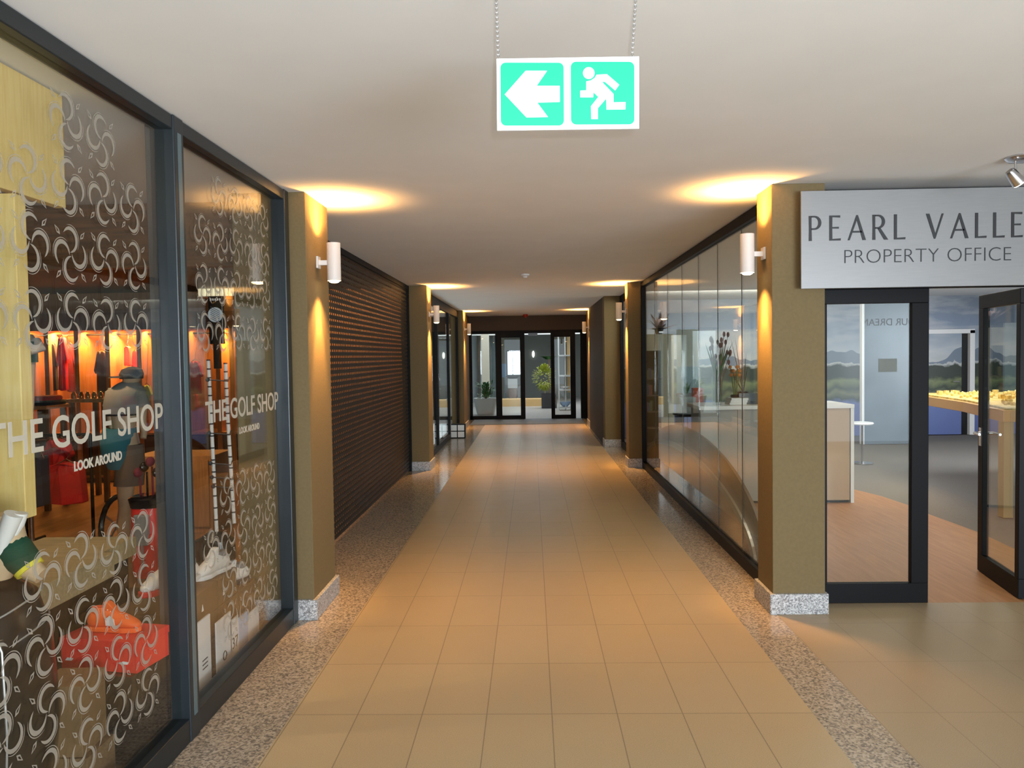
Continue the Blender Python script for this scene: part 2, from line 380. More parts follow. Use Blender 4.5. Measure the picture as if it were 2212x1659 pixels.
# columns -------------------------------------------------------
def column(x0, x1, y0, y1, gx0, gx1, gy0, gy1, label):
    c = struct('column', B(((x0, y0, .12), (x1, y1, ZC))), m_wall, label, 'column', bevel=.004)
    obj('granite_base', B(((gx0, gy0, 0), (gx1, gy1, .125))), m_gran, c, bevel=.003)
    return c
column(-1.80, -1.352, 4.765, 5.29, -1.80, -1.330, 4.745, 5.31, 'tan column at the end of the golf shop window with a granite base')
column(1.458, 1.775, 4.81, 5.125, 1.437, 1.79, 4.79, 5.14, 'tan column left of the property office door with a granite base')
column(-1.80, -1.452, 11.07, 11.55, -1.80, -1.435, 11.05, 11.57, 'tan column at the far end of the roller shutter')
column(1.365, 1.60, 11.14, 11.45, 1.350, 1.60, 11.12, 11.47, 'tan column at the far end of the long right window')
column(1.27, 1.60, 13.68, 14.0, 1.255, 1.60, 13.66, 14.02, 'tan column between second right window and dark wall')
column(-1.80, -1.48, 17.25, 18.3, -1.80, -1.465, 17.23, 18.32, 'tan column nearest the far doors on the left')
column(1.295, 1.60, 17.25, 18.3, 1.28, 1.60, 17.23, 18.32, 'tan column nearest the far doors on the right')
struct('wall_right', B(((1.27, 14.0, 0), (1.6, 17.25, ZC))), mat('dark_shutter_wall', (.018, .013, .010), .65, var=.2, scale=4, stretch=(1, 1, 25)), 'dark shuttered front between the two farthest right columns', 'wall')
struct('wall_left', B(((-1.9, 18.3, 0), (-1.56, 19.9, ZC))), m_wall, 'tan wall end beside the far doors on the left', 'wall')
struct('wall_right', B(((1.42, 18.3, 0), (1.75, 19.9, ZC))), m_dark, 'dark wall end beside the far doors on the right', 'wall')
struct('wall_far', B(((-1.9, 19.9, 2.24), (1.75, 20.0, ZC)), ((-4, 20, 0), (-1.9, 20.05, ZC)), ((1.75, 20, 0), (6, 20.05, ZC))), m_dark, 'dark brown lintel wall above the far glass doors', 'wall')
struct('wall_left', B(((-3.8, 11.0, 0), (-3.7, 20, ZC)), ((-3.7, 11.0, 0), (-1.8, 11.07, ZC))), m_dark, 'dark wall of the room behind the left windows', 'wall')

# ---------------------------------------------------------------- golf shop front (left)
def storefront_pane(name, y0, y1, label, top=2.545, sill=.10):
    w_ = thing(name, label, 'shop window', (-1.49, (y0+y1)/2, 0), kind='structure')
    obj('glass_pane', B(((-1.496, y0, sill), (-1.486, y1, top))), m_glassL, w_)
    obj('sill', B(((-1.53, y0, 0), (-1.45, y1, sill))), m_frame, w_, bevel=.004)
    obj('top_rail', B(((-1.53, y0, top), (-1.45, y1, 2.604))), m_frame, w_, bevel=.004)
    return w_
def motif(mb, y, z, s, flip=0, X=-1.4835):
    """pinwheel of four double crescents with four small leaves between"""
    def W(a, b): return Vector((X, y+a*s, z+b*s))
    for k in range(4):
        th = k*PI/2
        cx, cz = .050*math.cos(th), .050*math.sin(th)
        sgn = -1 if flip else 1
        for (R, wmax, a0, a1) in ((.0445, .0155, -5, 245), (.0515, .0032, 50, 205)):
            pa = []; n = 14
            out, inn = [], []
            for i in range(n+1):
                t = i/n; a = th + sgn*math.radians(a0+(a1-a0)*t) + sgn*PI
                ww = wmax*math.sin(PI*t)**.55
                out.append(W(cx+R*math.cos(a), cz+R*math.sin(a))); inn.append(W(cx+(R-ww)*math.cos(a), cz+(R-ww)*math.sin(a)))
            for i in range(n):
                q = [out[i], out[i+1], inn[i+1], inn[i]]
                if i == 0: q = [out[0], out[1], inn[1]]
                if i == n-1: q = [out[i], out[i+1], inn[i]]
                mb.quad(*q)
    for k in range(4):
        th = PI/4 + k*PI/2; c = Vector((.105*math.cos(th), .105*math.sin(th)))
        d = Vector((math.cos(th), math.sin(th))); p = Vector((-d.y, d.x))
        pts = [c-d*.022, c-d*.006+p*.009, c+d*.020, c-d*.006-p*.009]; c2 = [c-d*.012, c-d*.004+p*.004, c+d*.012, c-d*.004-p*.004]
        for i in range(4):
            j = (i+1) % 4; mb.quad(W(*pts[i]), W(*pts[j]), W(*c2[j]), W(*c2[i]))
w0 = storefront_pane('window_1', .50, 1.83, 'golf shop window pane nearest the viewer, outside the picture edge')
w1 = storefront_pane('window_2', 1.92, 3.22, 'golf shop window pane lettered THE GOLF SHOP LOOK AROUND with frosted swirls')
w2 = storefront_pane('window_3', 3.31, 4.665, 'second golf shop window pane with frosted swirls beside the tan column')
rnd = random.Random(3)
def decals(win, cols, rows, drop):
    mb = MB()
    for i, y in enumerate(cols):
        for j, z in enumerate(rows):
            if (i, j) in drop: continue
            motif(mb, y, z+rnd.uniform(-.008, .008), .95, (i+j) % 2)
    obj('swirl_decal', mb, m_vinyl, win, label='frosted swirl pattern stuck on the glass')
rows = (2.375, 2.165, 1.955, 1.735, 1.07, .935, .735, .54, .335)
decals(w1, (2.12, 2.325, 2.53, 2.735, 2.94), (2.375, 2.165, 1.955, 1.735, .945, .735, .535, .33), {(0, 0), (1, 0), (4, 0), (0, 4)})
decals(w2, (3.57, 3.775, 3.98, 4.185, 4.39), (2.375, 2.165, 1.955, 1.735, .945, .735, .535, .33), {(0, 0), (0, 4), (0, 6), (0, 7)})
def gl(y0):
    return lambda x, z, d: Vector((-1.483+d, y0+x, z))
mb = MB()
for body, yc, z, size, xs, sp in (('THE GOLF SHOP', 2.615, 1.334, .143, .97, 1.12), ('LOOK AROUND', 2.655, 1.248, .044, .92, 1.15)):
    f = gl(yc); mb.text(body, size, lambda x, zz, d, f=f, z=z: f(x, z+zz, d), xs, .0016)
obj('lettering', mb, m_vinyl2, w1, label='frosted lettering THE GOLF SHOP LOOK AROUND')
mb = MB()
for body, yc, z, size, xs, sp in (('THE GOLF SHOP', 4.06, 1.312, .143, .97, 1.12), ('LOOK AROUND', 4.10, 1.226, .044, .92, 1.15)):
    f = gl(yc); mb.text(body, size, lambda x, zz, d, f=f, z=z: f(x, z+zz, d), xs, .0016)
obj('lettering', mb, m_vinyl2, w2, label='frosted lettering THE GOLF SHOP')
for k, (y0, y1) in enumerate(((1.83, 1.92), (3.22, 3.31), (4.665, 4.745))):
    struct('trim_%d' % (k+2), B(((-1.53, y0, 0), (-1.445, y1, 2.606))), mat('blue_grey_mullion_%s' % 'abc'[k], (.024, .032, .038) if k == 1 else (.018, .025, .030), .33, metal=.3),
           ('mullion before the first pane', 'blue grey mullion between the two golf shop panes', 'dark end post of the golf shop front against the column')[k], 'mullion', bevel=.005)
struct('trim_5', B(((-1.446, 3.252, .10), (-1.4435, 3.285, 2.54))), mat('pale_blue_highlight', (.13, .20, .23), .3, metal=.4), 'pale blue highlight strip down the middle mullion', 'mullion')  # bluish highlight of the mullion built as a lighter strip
struct('wall_left', B(((-1.6, -4, 0), (-1.47, .5, ZC))), m_wall, 'tan wall behind the viewer on the left', 'wall')
struct('column', B(((-1.605, 3.30, 0), (-1.502, 3.44, ZC))), m_colgrey, 'dark grey steel post just inside the golf shop glass', 'column', bevel=.004)
# ---------------------------------------------------------------- roller shutter
sh = thing('roller_shutter', 'dark see-through roller shutter between the first two left columns', 'shutter', (-1.72, 8.2, 0))
mb = MB(); pitch = .0535
for k in range(48):
    z = .02+k*pitch
    mb.box((-1.737, 5.29, z), (-1.729, 11.07, z+.034))
    mb.box((-1.729, 5.29, z+.008), (-1.725, 11.07, z+.026))
obj('slats', mb, m_shutter, sh)
mb = MB()
for k in range(47):
    z = .02+k*pitch+.034; y = 5.30+(k % 2)*.0
    while y < 11.06:
        mb.box((-1.736, y, z), (-1.734, y+.032, z+.0195)); y += .066
obj('links', mb, m_shutter, sh)
obj('guide_rail', B(((-1.77, 10.99, 0), (-1.70, 11.068, 2.6))), m_frameb, sh)
obj('guide_rail', B(((-1.77, 5.292, 0), (-1.70, 5.33, 2.6))), m_frameb, sh)
obj('shutter_box', B(((-1.80, 5.292, 2.55), (-1.71, 11.068, 2.605))), m_frameb, sh)
# ---------------------------------------------------------------- long right window
wr = thing('window_4', 'long frameless window on the right between the two columns', 'window', (1.56, 8.1, 0), kind='structure')
js = [5.14, 5.95, 6.71, 7.47, 8.28, 9.15, 10.1, 11.13]
for a, b in zip(js, js[1:]):
    obj('glass_pane', B(((1.575, a+.004, .09), (1.585, b-.004, 2.53))), m_glassg, wr)
mb = MB()
for j in js[1:-1]: mb.box((1.577, j-.004, .09), (1.583, j+.004, 2.53))
obj('silicone_joint', mb, mat('dark_silicone', (.05, .05, .045), .5), wr)
obj('bottom_rail', B(((1.547, 5.14, 0), (1.615, 11.13, .09))), m_frameb, wr, bevel=.004)
obj('top_rail', B(((1.547, 5.14, 2.53), (1.615, 11.13, 2.604))), m_frameb, wr, bevel=.004)
obj('end_post', B(((1.547, 11.06, .09), (1.615, 11.13, 2.53))), m_frameb, wr, bevel=.003)
# second right window, left far windows
w5 = thing('window_5', 'narrow framed window beyond the second right column', 'window', (1.56, 12.5, 0), kind='structure')
obj('glass_pane', B(((1.565, 11.5, .1), (1.575, 13.62, 2.5))), m_glassg, w5)
obj('frame', B(((1.54, 11.45, 0), (1.60, 13.68, .1)), ((1.54, 11.45, 2.5), (1.60, 13.68, 2.604)), ((1.54, 11.45, .1), (1.60, 11.52, 2.5)), ((1.54, 13.6, .1), (1.60, 13.68, 2.5))), m_frameb, w5, bevel=.003)
w6 = thing('window_6', 'framed window between the second and third left columns', 'window', (-1.62, 14.4, 0), kind='structure')
for a, b in ((11.57, 13.4), (13.48, 15.3), (15.38, 17.2)):
    obj('glass_pane', B(((-1.625, a, .1), (-1.615, b, 2.45))), m_glassg, w6)
obj('frame', B(((-1.66, 11.55, 0), (-1.59, 17.25, .1)), ((-1.66, 11.55, 2.45), (-1.59, 17.25, 2.604)), ((-1.66, 11.55, .1), (-1.59, 11.6, 2.45)),
               ((-1.66, 13.4, .1), (-1.59, 13.48, 2.45)), ((-1.66, 15.3, .1), (-1.59, 15.38, 2.45)), ((-1.66, 17.18, .1), (-1.59, 17.25, 2.45))), m_frameb, w6, bevel=.003)
# ---------------------------------------------------------------- property office front
dr = thing('door_1', 'black framed glass office front with its left leaf closed', 'door', (2.15, 5.03, 0), kind='structure')
obj('head_frame', B(((1.79, 5.0, 1.985), (5.2, 5.06, 2.03)), ((1.79, 5.0, 2.575), (5.2, 5.06, 2.604)), ((1.79, 5.0, 2.03), (1.83, 5.06, 2.575))), m_frameb, dr, bevel=.003)
obj('transom_panel', B(((1.83, 5.02, 2.03), (5.2, 5.04, 2.575))), m_frameb, dr)
obj('left_jamb', B(((1.776, 5.0, 0), (1.83, 5.06, 2.0))), m_frameb, dr, bevel=.003)
lf = obj('door_leaf', B(((1.83, 5.0, 0), (2.49, 5.045, .125)), ((1.83, 5.0, 1.895), (2.49, 5.045, 1.985)), ((1.83, 5.0, .125), (1.858, 5.045, 1.895)), ((2.385, 5.0, .125), (2.49, 5.045, 1.895))), m_frameb, dr, bevel=.003)
obj('glass_pane', B(((1.858, 5.018, .125), (2.385, 5.028, 1.895))), m_glass, lf)
obj('right_jamb', B(((3.13, 5.0, 0), (3.19, 5.06, 2.0))), m_frameb, dr, bevel=.003)
struct('window_7', B(((3.19, 5.02, .12), (5.2, 5.03, 2.0))), m_glass, 'office glazing to the right of the open door', 'window')
# open leaf
d2 = thing('door_2', 'open black framed glass door leaf swung into the office', 'door', (3.105, 5.05, 0), kind='structure')
free = P(2118, 1232, Z=.0); hin = Vector((3.105, 5.05, 0)); dv = Vector((free.x-hin.x, free.y-hin.y, 0)); LW = dv.length
d2.rotation_euler = (0, 0, math.atan2(dv.y, dv.x))
l2 = obj('door_leaf', B(((0, -.022, .005), (LW, .022, .13)), ((0, -.022, 1.885), (LW, .022, 1.98)), ((0, -.022, .13), (.06, .022, 1.885)), ((LW-.085, -.022, .13), (LW, .022, 1.885))), m_frameb, d2, bevel=.003, local=True)
obj('glass_pane', B(((.06, -.005, .13), (LW-.085, .005, 1.885))), m_glass, l2, local=True)
mb = MB(); hx = LW-.045
for z in (1.0, ):
    mb.tube([(hx, .022, z), (hx, .062, z)], .011).tube([(hx, .062, z), (hx-.11, .066, z)], .009)
    mb.tube([(hx, -.022, z), (hx, -.062, z)], .011).tube([(hx, -.062, z), (hx-.11, -.066, z)], .009)
    mb.box((hx-.02, -.026, z-.09), (hx+.02, .026, z+.04))
obj('door_handle', mb, m_chrome, d2, label='chrome lever handle', local=True, smooth=True)
# sign panel with individually shaped letters
sg = thing('shop_sign', 'brushed grey panel reading PEARL VALLEY PROPERTY OFFICE over the office door', 'sign', (2.34, 4.75, 1.97))
obj('panel', B(((1.607, 4.735, 1.972), (3.075, 4.75, 2.548))), m_alu, sg, bevel=.002)
for a_, b_ in (((1.70, 4.75, 2.10), (1.72, 4.81, 2.12)), ((1.70, 4.75, 2.42), (1.72, 4.81, 2.44)), ((3.0, 4.75, 2.2), (3.02, 5.02, 2.22))): obj('standoff', B((a_, b_)), m_chrome, sg)
GL = {  # polygons in a unit-high box, flared humanist capitals
 'P': (.62, [[(0, 0), (.135, 0), (.12, .5), (.12, 1), (.0, 1), (.012, .5)], 'bowl'],),
 'E': (.52, [[(0, 0), (.5, 0), (.51, .085), (.13, .065), (.125, .48), (.42, .475), (.42, .545), (.125, .54), (.13, .935), (.48, .915), (.48, 1), (0, 1)]]),
 'A': (.80, [[(0, 0), (.085, 0), (.405, .80), (.66, 0), (.81, 0), (.45, 1), (.385, 1)], [(.2, .30), (.63, .30), (.60, .37), (.22, .37)]]),
 'R': (.66, [[(0, 0), (.135, 0), (.12, .5), (.12, 1), (.0, 1), (.012, .5)], 'bowl', [(.22, .46), (.36, .46), (.70, 0), (.52, 0)]]),
 'L': (.50, [[(0, 0), (.5, 0), (.51, .085), (.13, .065), (.13, 1), (0, 1)]]),
 'V': (.78, [[(0, 1), (.15, 1), (.42, .2), (.70, 1), (.785, 1), (.42, 0), (.36, 0)]]),
 'Y': (.70, [[(0, 1), (.15, 1), (.37, .56), (.60, 1), (.69, 1), (.415, .48), (.415, 0), (.29, 0), (.29, .48)]])}
def capitals(body, x0, x1, z0, h, gap, space, lo, hi):
    tot = sum(space if c == ' ' else GL[c][0]+gap for c in body)-gap; k = (x1-x0)/tot; x = x0
    mb = MB()
    for ci, c in enumerate(body):
        if c == ' ': x += space*k; continue
        for sh_ in (GL[c][1] if lo <= ci < hi else []):
            if sh_ == 'bowl':
                n = 14; o = []; i_ = []
                for q in range(n+1):
                    a = PI/2-PI*q/n
                    o.append((.26+.30*math.cos(a), .72+.28*math.sin(a))); i_.append((.24+.185*math.cos(a), .72+.215*math.sin(a)))
                sh_ = [(.1, 1)]+o+[(.1, .44), (.1, .505)]+i_[::-1]+[(.1, .935)]
            mb.prism(sh_, lambda a, b: Vector((x+a*k, 4.7349, z0+b*h)), lambda a, b: Vector((x+a*k, 4.731, z0+b*h)))
        x += (GL[c][0]+gap)*k
    return mb
for lo, hi in ((0, 5), (6, 12)): obj('lettering', capitals('PEARL VALLEY', 1.652, 3.03, 2.253, .147, .30, .62, lo, hi), m_black, sg)
mb = MB(); mb.text('PROPERTY', .119, lambda x, z, d: Vector((1.850+x, 4.7335-d*.5, 2.117+z)), 1.0, -.0022, 'LEFT'); obj('lettering', mb, m_black, sg)
mb = MB(); mb.text('OFFICE', .119, lambda x, z, d: Vector((2.838+x, 4.7335-d*.5, 2.117+z)), 1.0, -.0022, 'RIGHT'); obj('lettering', mb, m_black, sg)

# ---------------------------------------------------------------- sconces
def sconce(xw, y, side, label, power=32):
    """xw: face of the column, side: +1 lamp points towards +X"""
    cx = xw+side*.105
    t = thing('wall_lamp', label, 'wall lamp', (xw, y, 2.21), group='white up and down cylinder lamps on the columns')
    mb = MB(); n = 28; prof = [(.036, 2.105), (.043, 2.095), (.043, 2.335), (.036, 2.325)]
    rings = [[mb.bm.verts.new((cx+r*math.cos(2*PI*k/n), y+r*math.sin(2*PI*k/n), z)) for k in range(n)] for r, z in prof]
    for a, b in zip(rings, rings[1:]+rings[:1]):
        for k in range(n): mb.bm.faces.new((a[k], a[(k+1) % n], b[(k+1) % n], b[k]))
    obj('shade', mb, m_sconce, t, smooth=True)
    x0, x1 = sorted((xw, xw+side*.012)); x2, x3 = sorted((xw+side*.010, cx-side*.040))
    obj('wall_plate', B(((x0, y-.035, 2.175), (x1, y+.035, 2.25))), m_sconce, t, bevel=.002)
    obj('arm', B(((x2, y-.014, 2.195), (x3, y+.014, 2.225))), m_sconce, t)
    mb = MB(); mb.tube([(cx, y, 2.082), (cx, y, 2.087), (cx, y, 2.094), (cx, y, 2.109)], [.018, .029, .0345, .0355], 24); obj('lamp', mb, m_lamp, t, label='glowing lamp end')
    mb = MB(); mb.tube([(cx, y, 2.318), (cx, y, 2.323)], .0358, 24); obj('lamp', mb, m_lamp, t, label='glowing lamp end')
    spot('lamp_beam', (cx, y, 2.335), (cx, y, 3), power*2.3, WARM, 140, .8, .03, t)
    spot('lamp_beam', (cx, y, 2.076), (cx, y, 1), power*2.6, WARM, 108, .8, .03, t)
    spot('lamp_beam', (cx, y, 2.335), (cx-side*.12, y, 3), power*2.0, WARM, 54, .6, .02, t)
    spot('lamp_beam', (cx, y, 2.076), (cx-side*.22, y, 1), power*3.0, WARM, 44, .8, .02, t)
sconce(-1.352, 5.02, 1, 'white cylinder lamp on the tan column by the golf shop')
sconce(1.458, 4.965, -1, 'white cylinder lamp on the tan column by the office sign')
sconce(-1.452, 11.3, 1, 'white cylinder lamp on the column past the roller shutter', 50)
sconce(1.365, 11.3, -1, 'white cylinder lamp on the column past the long right window', 50)
sconce(-1.48, 17.6, 1, 'white cylinder lamp on the left column nearest the far doors', 50)
t = thing('window_glint', 'small white four-pane lantern of a window, built as a solid by the far left column', 'glint', (-1.46, 15.5, 0))  # white panes stand in for a window's reflection on the glass
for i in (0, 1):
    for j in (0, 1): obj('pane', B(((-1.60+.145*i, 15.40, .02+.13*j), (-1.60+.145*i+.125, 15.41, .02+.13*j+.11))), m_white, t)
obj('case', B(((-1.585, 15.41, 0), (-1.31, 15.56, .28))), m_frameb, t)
sconce(1.295, 17.6, -1, 'white cylinder lamp on the right column nearest the far doors', 50)

# ---------------------------------------------------------------- exit sign
ex = thing('exit_sign', 'hanging green and white emergency exit sign with arrow and running figure', 'exit sign', (.145, 2.15, 2.19))
TL, TR, BR_, BL = P(1073.1, 127.1, Y=2.15), P(1379.6, 121.5, Y=2.15), P(1381.2, 278.1, Y=2.15), P(1073.5, 281.7, Y=2.15)
cx, cz = (TL.x+TR.x+BR_.x+BL.x)/4, (TL.z+TR.z+BR_.z+BL.z)/4
W_, H_ = ((TR-TL).length+(BR_-BL).length)/2, ((TL-BL).length+(TR-BR_).length)/2
tl = math.atan2(TR.z-TL.z, TR.x-TL.x)*.6+math.atan2(BR_.z-BL.z, BR_.x-BL.x)*.4
def S(a, b, y=2.15):
    """a,b: 0..1 across and down the sign"""
    x = (a-.5)*W_; z = (.5-b)*H_
    return Vector((cx+x*math.cos(tl)-z*math.sin(tl), y, cz+x*math.sin(tl)+z*math.cos(tl)))
def Q(px, py):  # pixel of a 5.53x crop
    u = (px-184)/1697.; return u, (py-(703-31*u))/((1558-20*u)-(703-31*u))
mb = MB(); mb.prism([(0, 0), (1, 0), (1, 1), (0, 1)], lambda a, b: S(a, b, 2.15), lambda a, b: S(a, b, 2.156))
obj('panel', mb, m_signw, ex)
def rrect(x0, y0, x1, y1, r):
    o = []
    for cx_, cy_, a0 in ((x0+r, y0+r, 180), (x1-r, y0+r, 270), (x1-r, y1-r, 0), (x0+r, y1-r, 90)):
        for k in range(7): a = math.radians(a0+15*k); o.append((cx_+r*math.cos(a), cy_+r*math.sin(a)))
    return o
for rc in ((230, 750, 985, 1500), (1070, 738, 1825, 1488)):
    mb = MB(); mb.prism([Q(*p) for p in rrect(*rc, 62)], lambda a, b: S(a, b, 2.1499), lambda a, b: S(a, b, 2.1490))
    obj('green_field', mb, m_signg, ex, label='green square')
mb = MB(); mb.prism([Q(*p) for p in ((278, 1130), (530, 848), (787, 848), (662, 1027), (937, 1027), (937, 1220), (668, 1228), (795, 1400), (537, 1405))], lambda a, b: S(a, b, 2.14895), lambda a, b: S(a, b, 2.148))
obj('arrow', mb, m_signw, ex, label='white arrow pointing left')
mb = MB()
mb.prism([Q(*p) for p in ((1375, 895), (1500, 888), (1645, 1015), (1597, 1083), (1475, 980), (1440, 980), (1577, 1125), (1577, 1225), (1720, 1222), (1718, 1310), (1492, 1313), (1490, 1180), (1390, 1295), (1390, 1425), (1310, 1425), (1308, 1270), (1395, 1160), (1338, 1105), (1335, 1165), (1180, 1165), (1180, 1085), (1253, 1080), (1253, 975), (1310, 962), (1355, 930))], lambda a, b: S(a, b, 2.14895), lambda a, b: S(a, b, 2.148))
mb.prism([Q(1283+69*math.cos(a*PI/16), 875+71*math.sin(a*PI/16)) for a in range(32)], lambda a, b: S(a, b, 2.14895), lambda a, b: S(a, b, 2.148))
obj('running_figure', mb, m_signw, ex, label='white running figure')
for u0, u1, s_ in ((.012, 1072, 1), (.953, 1373, -1)):
    a = S(u0, 0, 2.153); b = P(u1, 0, Y=2.15); d = b-a; b = a+d*((ZC-a.z)/d.z)
    mb = MB(); n = 34
    for k in range(n):
        p, q = a.lerp(b, k/n), a.lerp(b, (k+.93)/n); off = Vector((.0028, 0, 0)) if k % 2 else Vector((0, .0028, 0))
        mb.tube([p+off, q+off], .0013, 6); mb.tube([p-off, q-off], .0013, 6)
        mb.tube([q+off, q-off], .0013, 6)
    obj('chain', mb, m_chrome, ex)
# smoke detectors
def lathe(c, prof, n=20):
    mb = MB(); c = Vector(c)
    rings = [[mb.bm.verts.new(c+Vector((r*math.cos(2*PI*k/n), r*math.sin(2*PI*k/n), z))) for k in range(n)] for r, z in prof]
    for a, b in zip(rings, rings[1:]):
        for k in range(n): mb.bm.faces.new((a[k], a[(k+1) % n], b[(k+1) % n], b[k]))
    mb.bm.faces.new(rings[0][::-1]); mb.bm.faces.new(rings[-1])
    return mb
obj('smoke_detector', lathe((-.06, 9.8, ZC), [(.055, 0), (.055, -.012), (.045, -.022), (.028, -.028), (.022, -.045), (.001, -.048)]), m_white, None, 'small white smoke detector on the corridor ceiling', 'smoke detector', smooth=True)
obj('alarm_sounder', lathe((-.12, 19.3, ZC), [(.06, 0), (.06, -.04), (.045, -.06), (.02, -.08), (.001, -.085)]), mat('red_plastic', (.35, .02, .01), .4), None, 'small red alarm sounder on the ceiling above the far doors', 'alarm', smooth=True)
# chrome ceiling spotlight at the right picture edge
sp = thing('ceiling_spotlight', 'chrome ceiling spotlight at the right above the office sign', 'spotlight', (2.60, 4.25, ZC))
obj('ceiling_plate', lathe((2.60, 4.25, ZC), [(.085, 0), (.085, -.008), (.07, -.022), (.03, -.03), (.001, -.031)], 28), m_chrome, sp, smooth=True)
mb = MB(); mb.tube([(2.555, 4.24, ZC-.02), (2.555, 4.24, ZC-.075)], .006); obj('stem', mb, m_chrome, sp, smooth=True)
mb = MB(); dd = Vector((.62, .1, -.70)).normalized(); p0 = Vector((2.525, 4.24, ZC-.075))
mb.tube([p0, p0+dd*.01, p0+dd*.075, p0+dd*.085], [.022, .026, .034, .035], 24); hd = obj('lamp_head', mb, m_chrome, sp, smooth=True)
mb = MB(); mb.tube([p0+dd*.0855, p0+dd*.089], .031, 24); obj('lamp', mb, m_lampw, hd, label='lit lamp')
spot('lamp_beam', p0+dd*.10, p0+dd*1.0, 10, (1, .85, .65), 90, .8, .02, sp)
# ================================================================ GOLF SHOP CONTENTS
m_red = mat('bright_red_card', (.75, .03, .025), .45)
m_redc = mat('red_cloth', (.45, .01, .01), .8, var=.2, scale=9)
m_pink = mat('pink_cloth', (.75, .03, .10), .8)
m_coral = mat('coral_cloth', (.75, .13, .12), .8)
m_maroon = mat('maroon_cloth', (.16, .01, .03), .8)
m_navy = mat('navy_cloth', (.02, .025, .05), .85)
m_char = mat('charcoal_cloth', (.03, .03, .035), .85)
m_taupe = mat('taupe_cloth', (.16, .12, .09), .85)
m_grey = mat('grey_cloth', (.25, .24, .235), .85)
m_teal = mat('teal_cloth', (.02, .16, .20), .85)
m_dkgr = mat('dark_green_cloth', (.006, .06, .03), .8)
m_yel = mat('yellow_trim', (.8, .7, .05), .7)
m_skin = mat('beige_mannequin', (.62, .45, .28), .5)
m_legm = mat('pale_mannequin', (.70, .60, .48), .45)
m_orange = mat('orange_leather', (.95, .16, .03), .45)
m_whitel = mat('white_leather', (.82, .80, .77), .4)
m_sole = mat('red_rubber', (.65, .02, .02), .5)
m_lace = mat('white_laces', (.85, .85, .85), .7)
m_stripe = mat('dark_stripe', (.04, .04, .05), .5)
m_bl = mat('black_leather', (.008, .008, .009), .22, spec=.6)
m_pipe = mat('silver_piping', (.5, .5, .5), .35, metal=.5)
m_metal = mat('white_metal', (.75, .74, .72), .4)
m_hang = mat('dark_hanger_wood', (.10, .05, .02), .5)
m_green = mat('green_leaf', (.05, .16, .035), .5, var=.4, scale=7)
m_green2 = mat('yellow_green_leaf', (.30, .34, .02), .5, var=.35, scale=7)
m_stem = mat('brown_stem', (.16, .09, .05), .7)
m_greenapple = mat('lime_cloth', (.35, .55, .10), .8)

# lit shelf wall ------------------------------------------------
YU = 10.35
def ux(px): return P(px, 760, Y=YU).x
un_ = thing('display_unit', 'long wooden clothes display unit with lit bays along the golf shop rear wall', 'display unit', (ux(240), YU+.3, 0))
bounds = [8, 40, 100, 165, 232, 300, 345, 400, 470, 500, 560, 640]
mb = MB()
for b in bounds: mb.box((ux(b)-.03, YU, 0), (ux(b)+.03, YU+.5, 2.25))
obj('upright', mb, m_unit, un_)
obj('top_valance', B(((ux(8), YU-.02, 2.02), (ux(640), YU+.5, 2.25))), mat('brown_valance', (.16, .08, .035), .5), un_)
obj('back_panel', B(((ux(8), YU+.5, 0), (ux(640), YU+.53, 2.25))), m_unit, un_)
obj('hanging_rod', MB().tube([(ux(8), YU+.2, 1.97), (ux(640), YU+.2, 1.97)], .012), m_frameb, un_)
for z in (.06, .62):
    obj('shelf', B(((ux(8), YU-.02, z), (ux(640), YU+.5, z+.03))), m_unit, un_)
obj('base_panel', B(((ux(8), YU+.02, .09), (ux(345), YU+.06, .6)), ((ux(400), YU+.02, .09), (ux(640), YU+.06, .6))), m_hang, un_)
for a, b, pw in ((8, 40, 8), (40, 100, 22), (100, 165, 38), (165, 232, 20), (232, 300, 38), (300, 345, 12), (400, 470, 5), (470, 500, 24), (500, 560, 4)):
    xm = (ux(a)+ux(b))/2
    area('bay_lamp', (xm, YU+.12, 2.0), (xm, YU+.3, 1.0), abs(ux(b)-ux(a))*.7, .08, pw, (1, .46, .12))
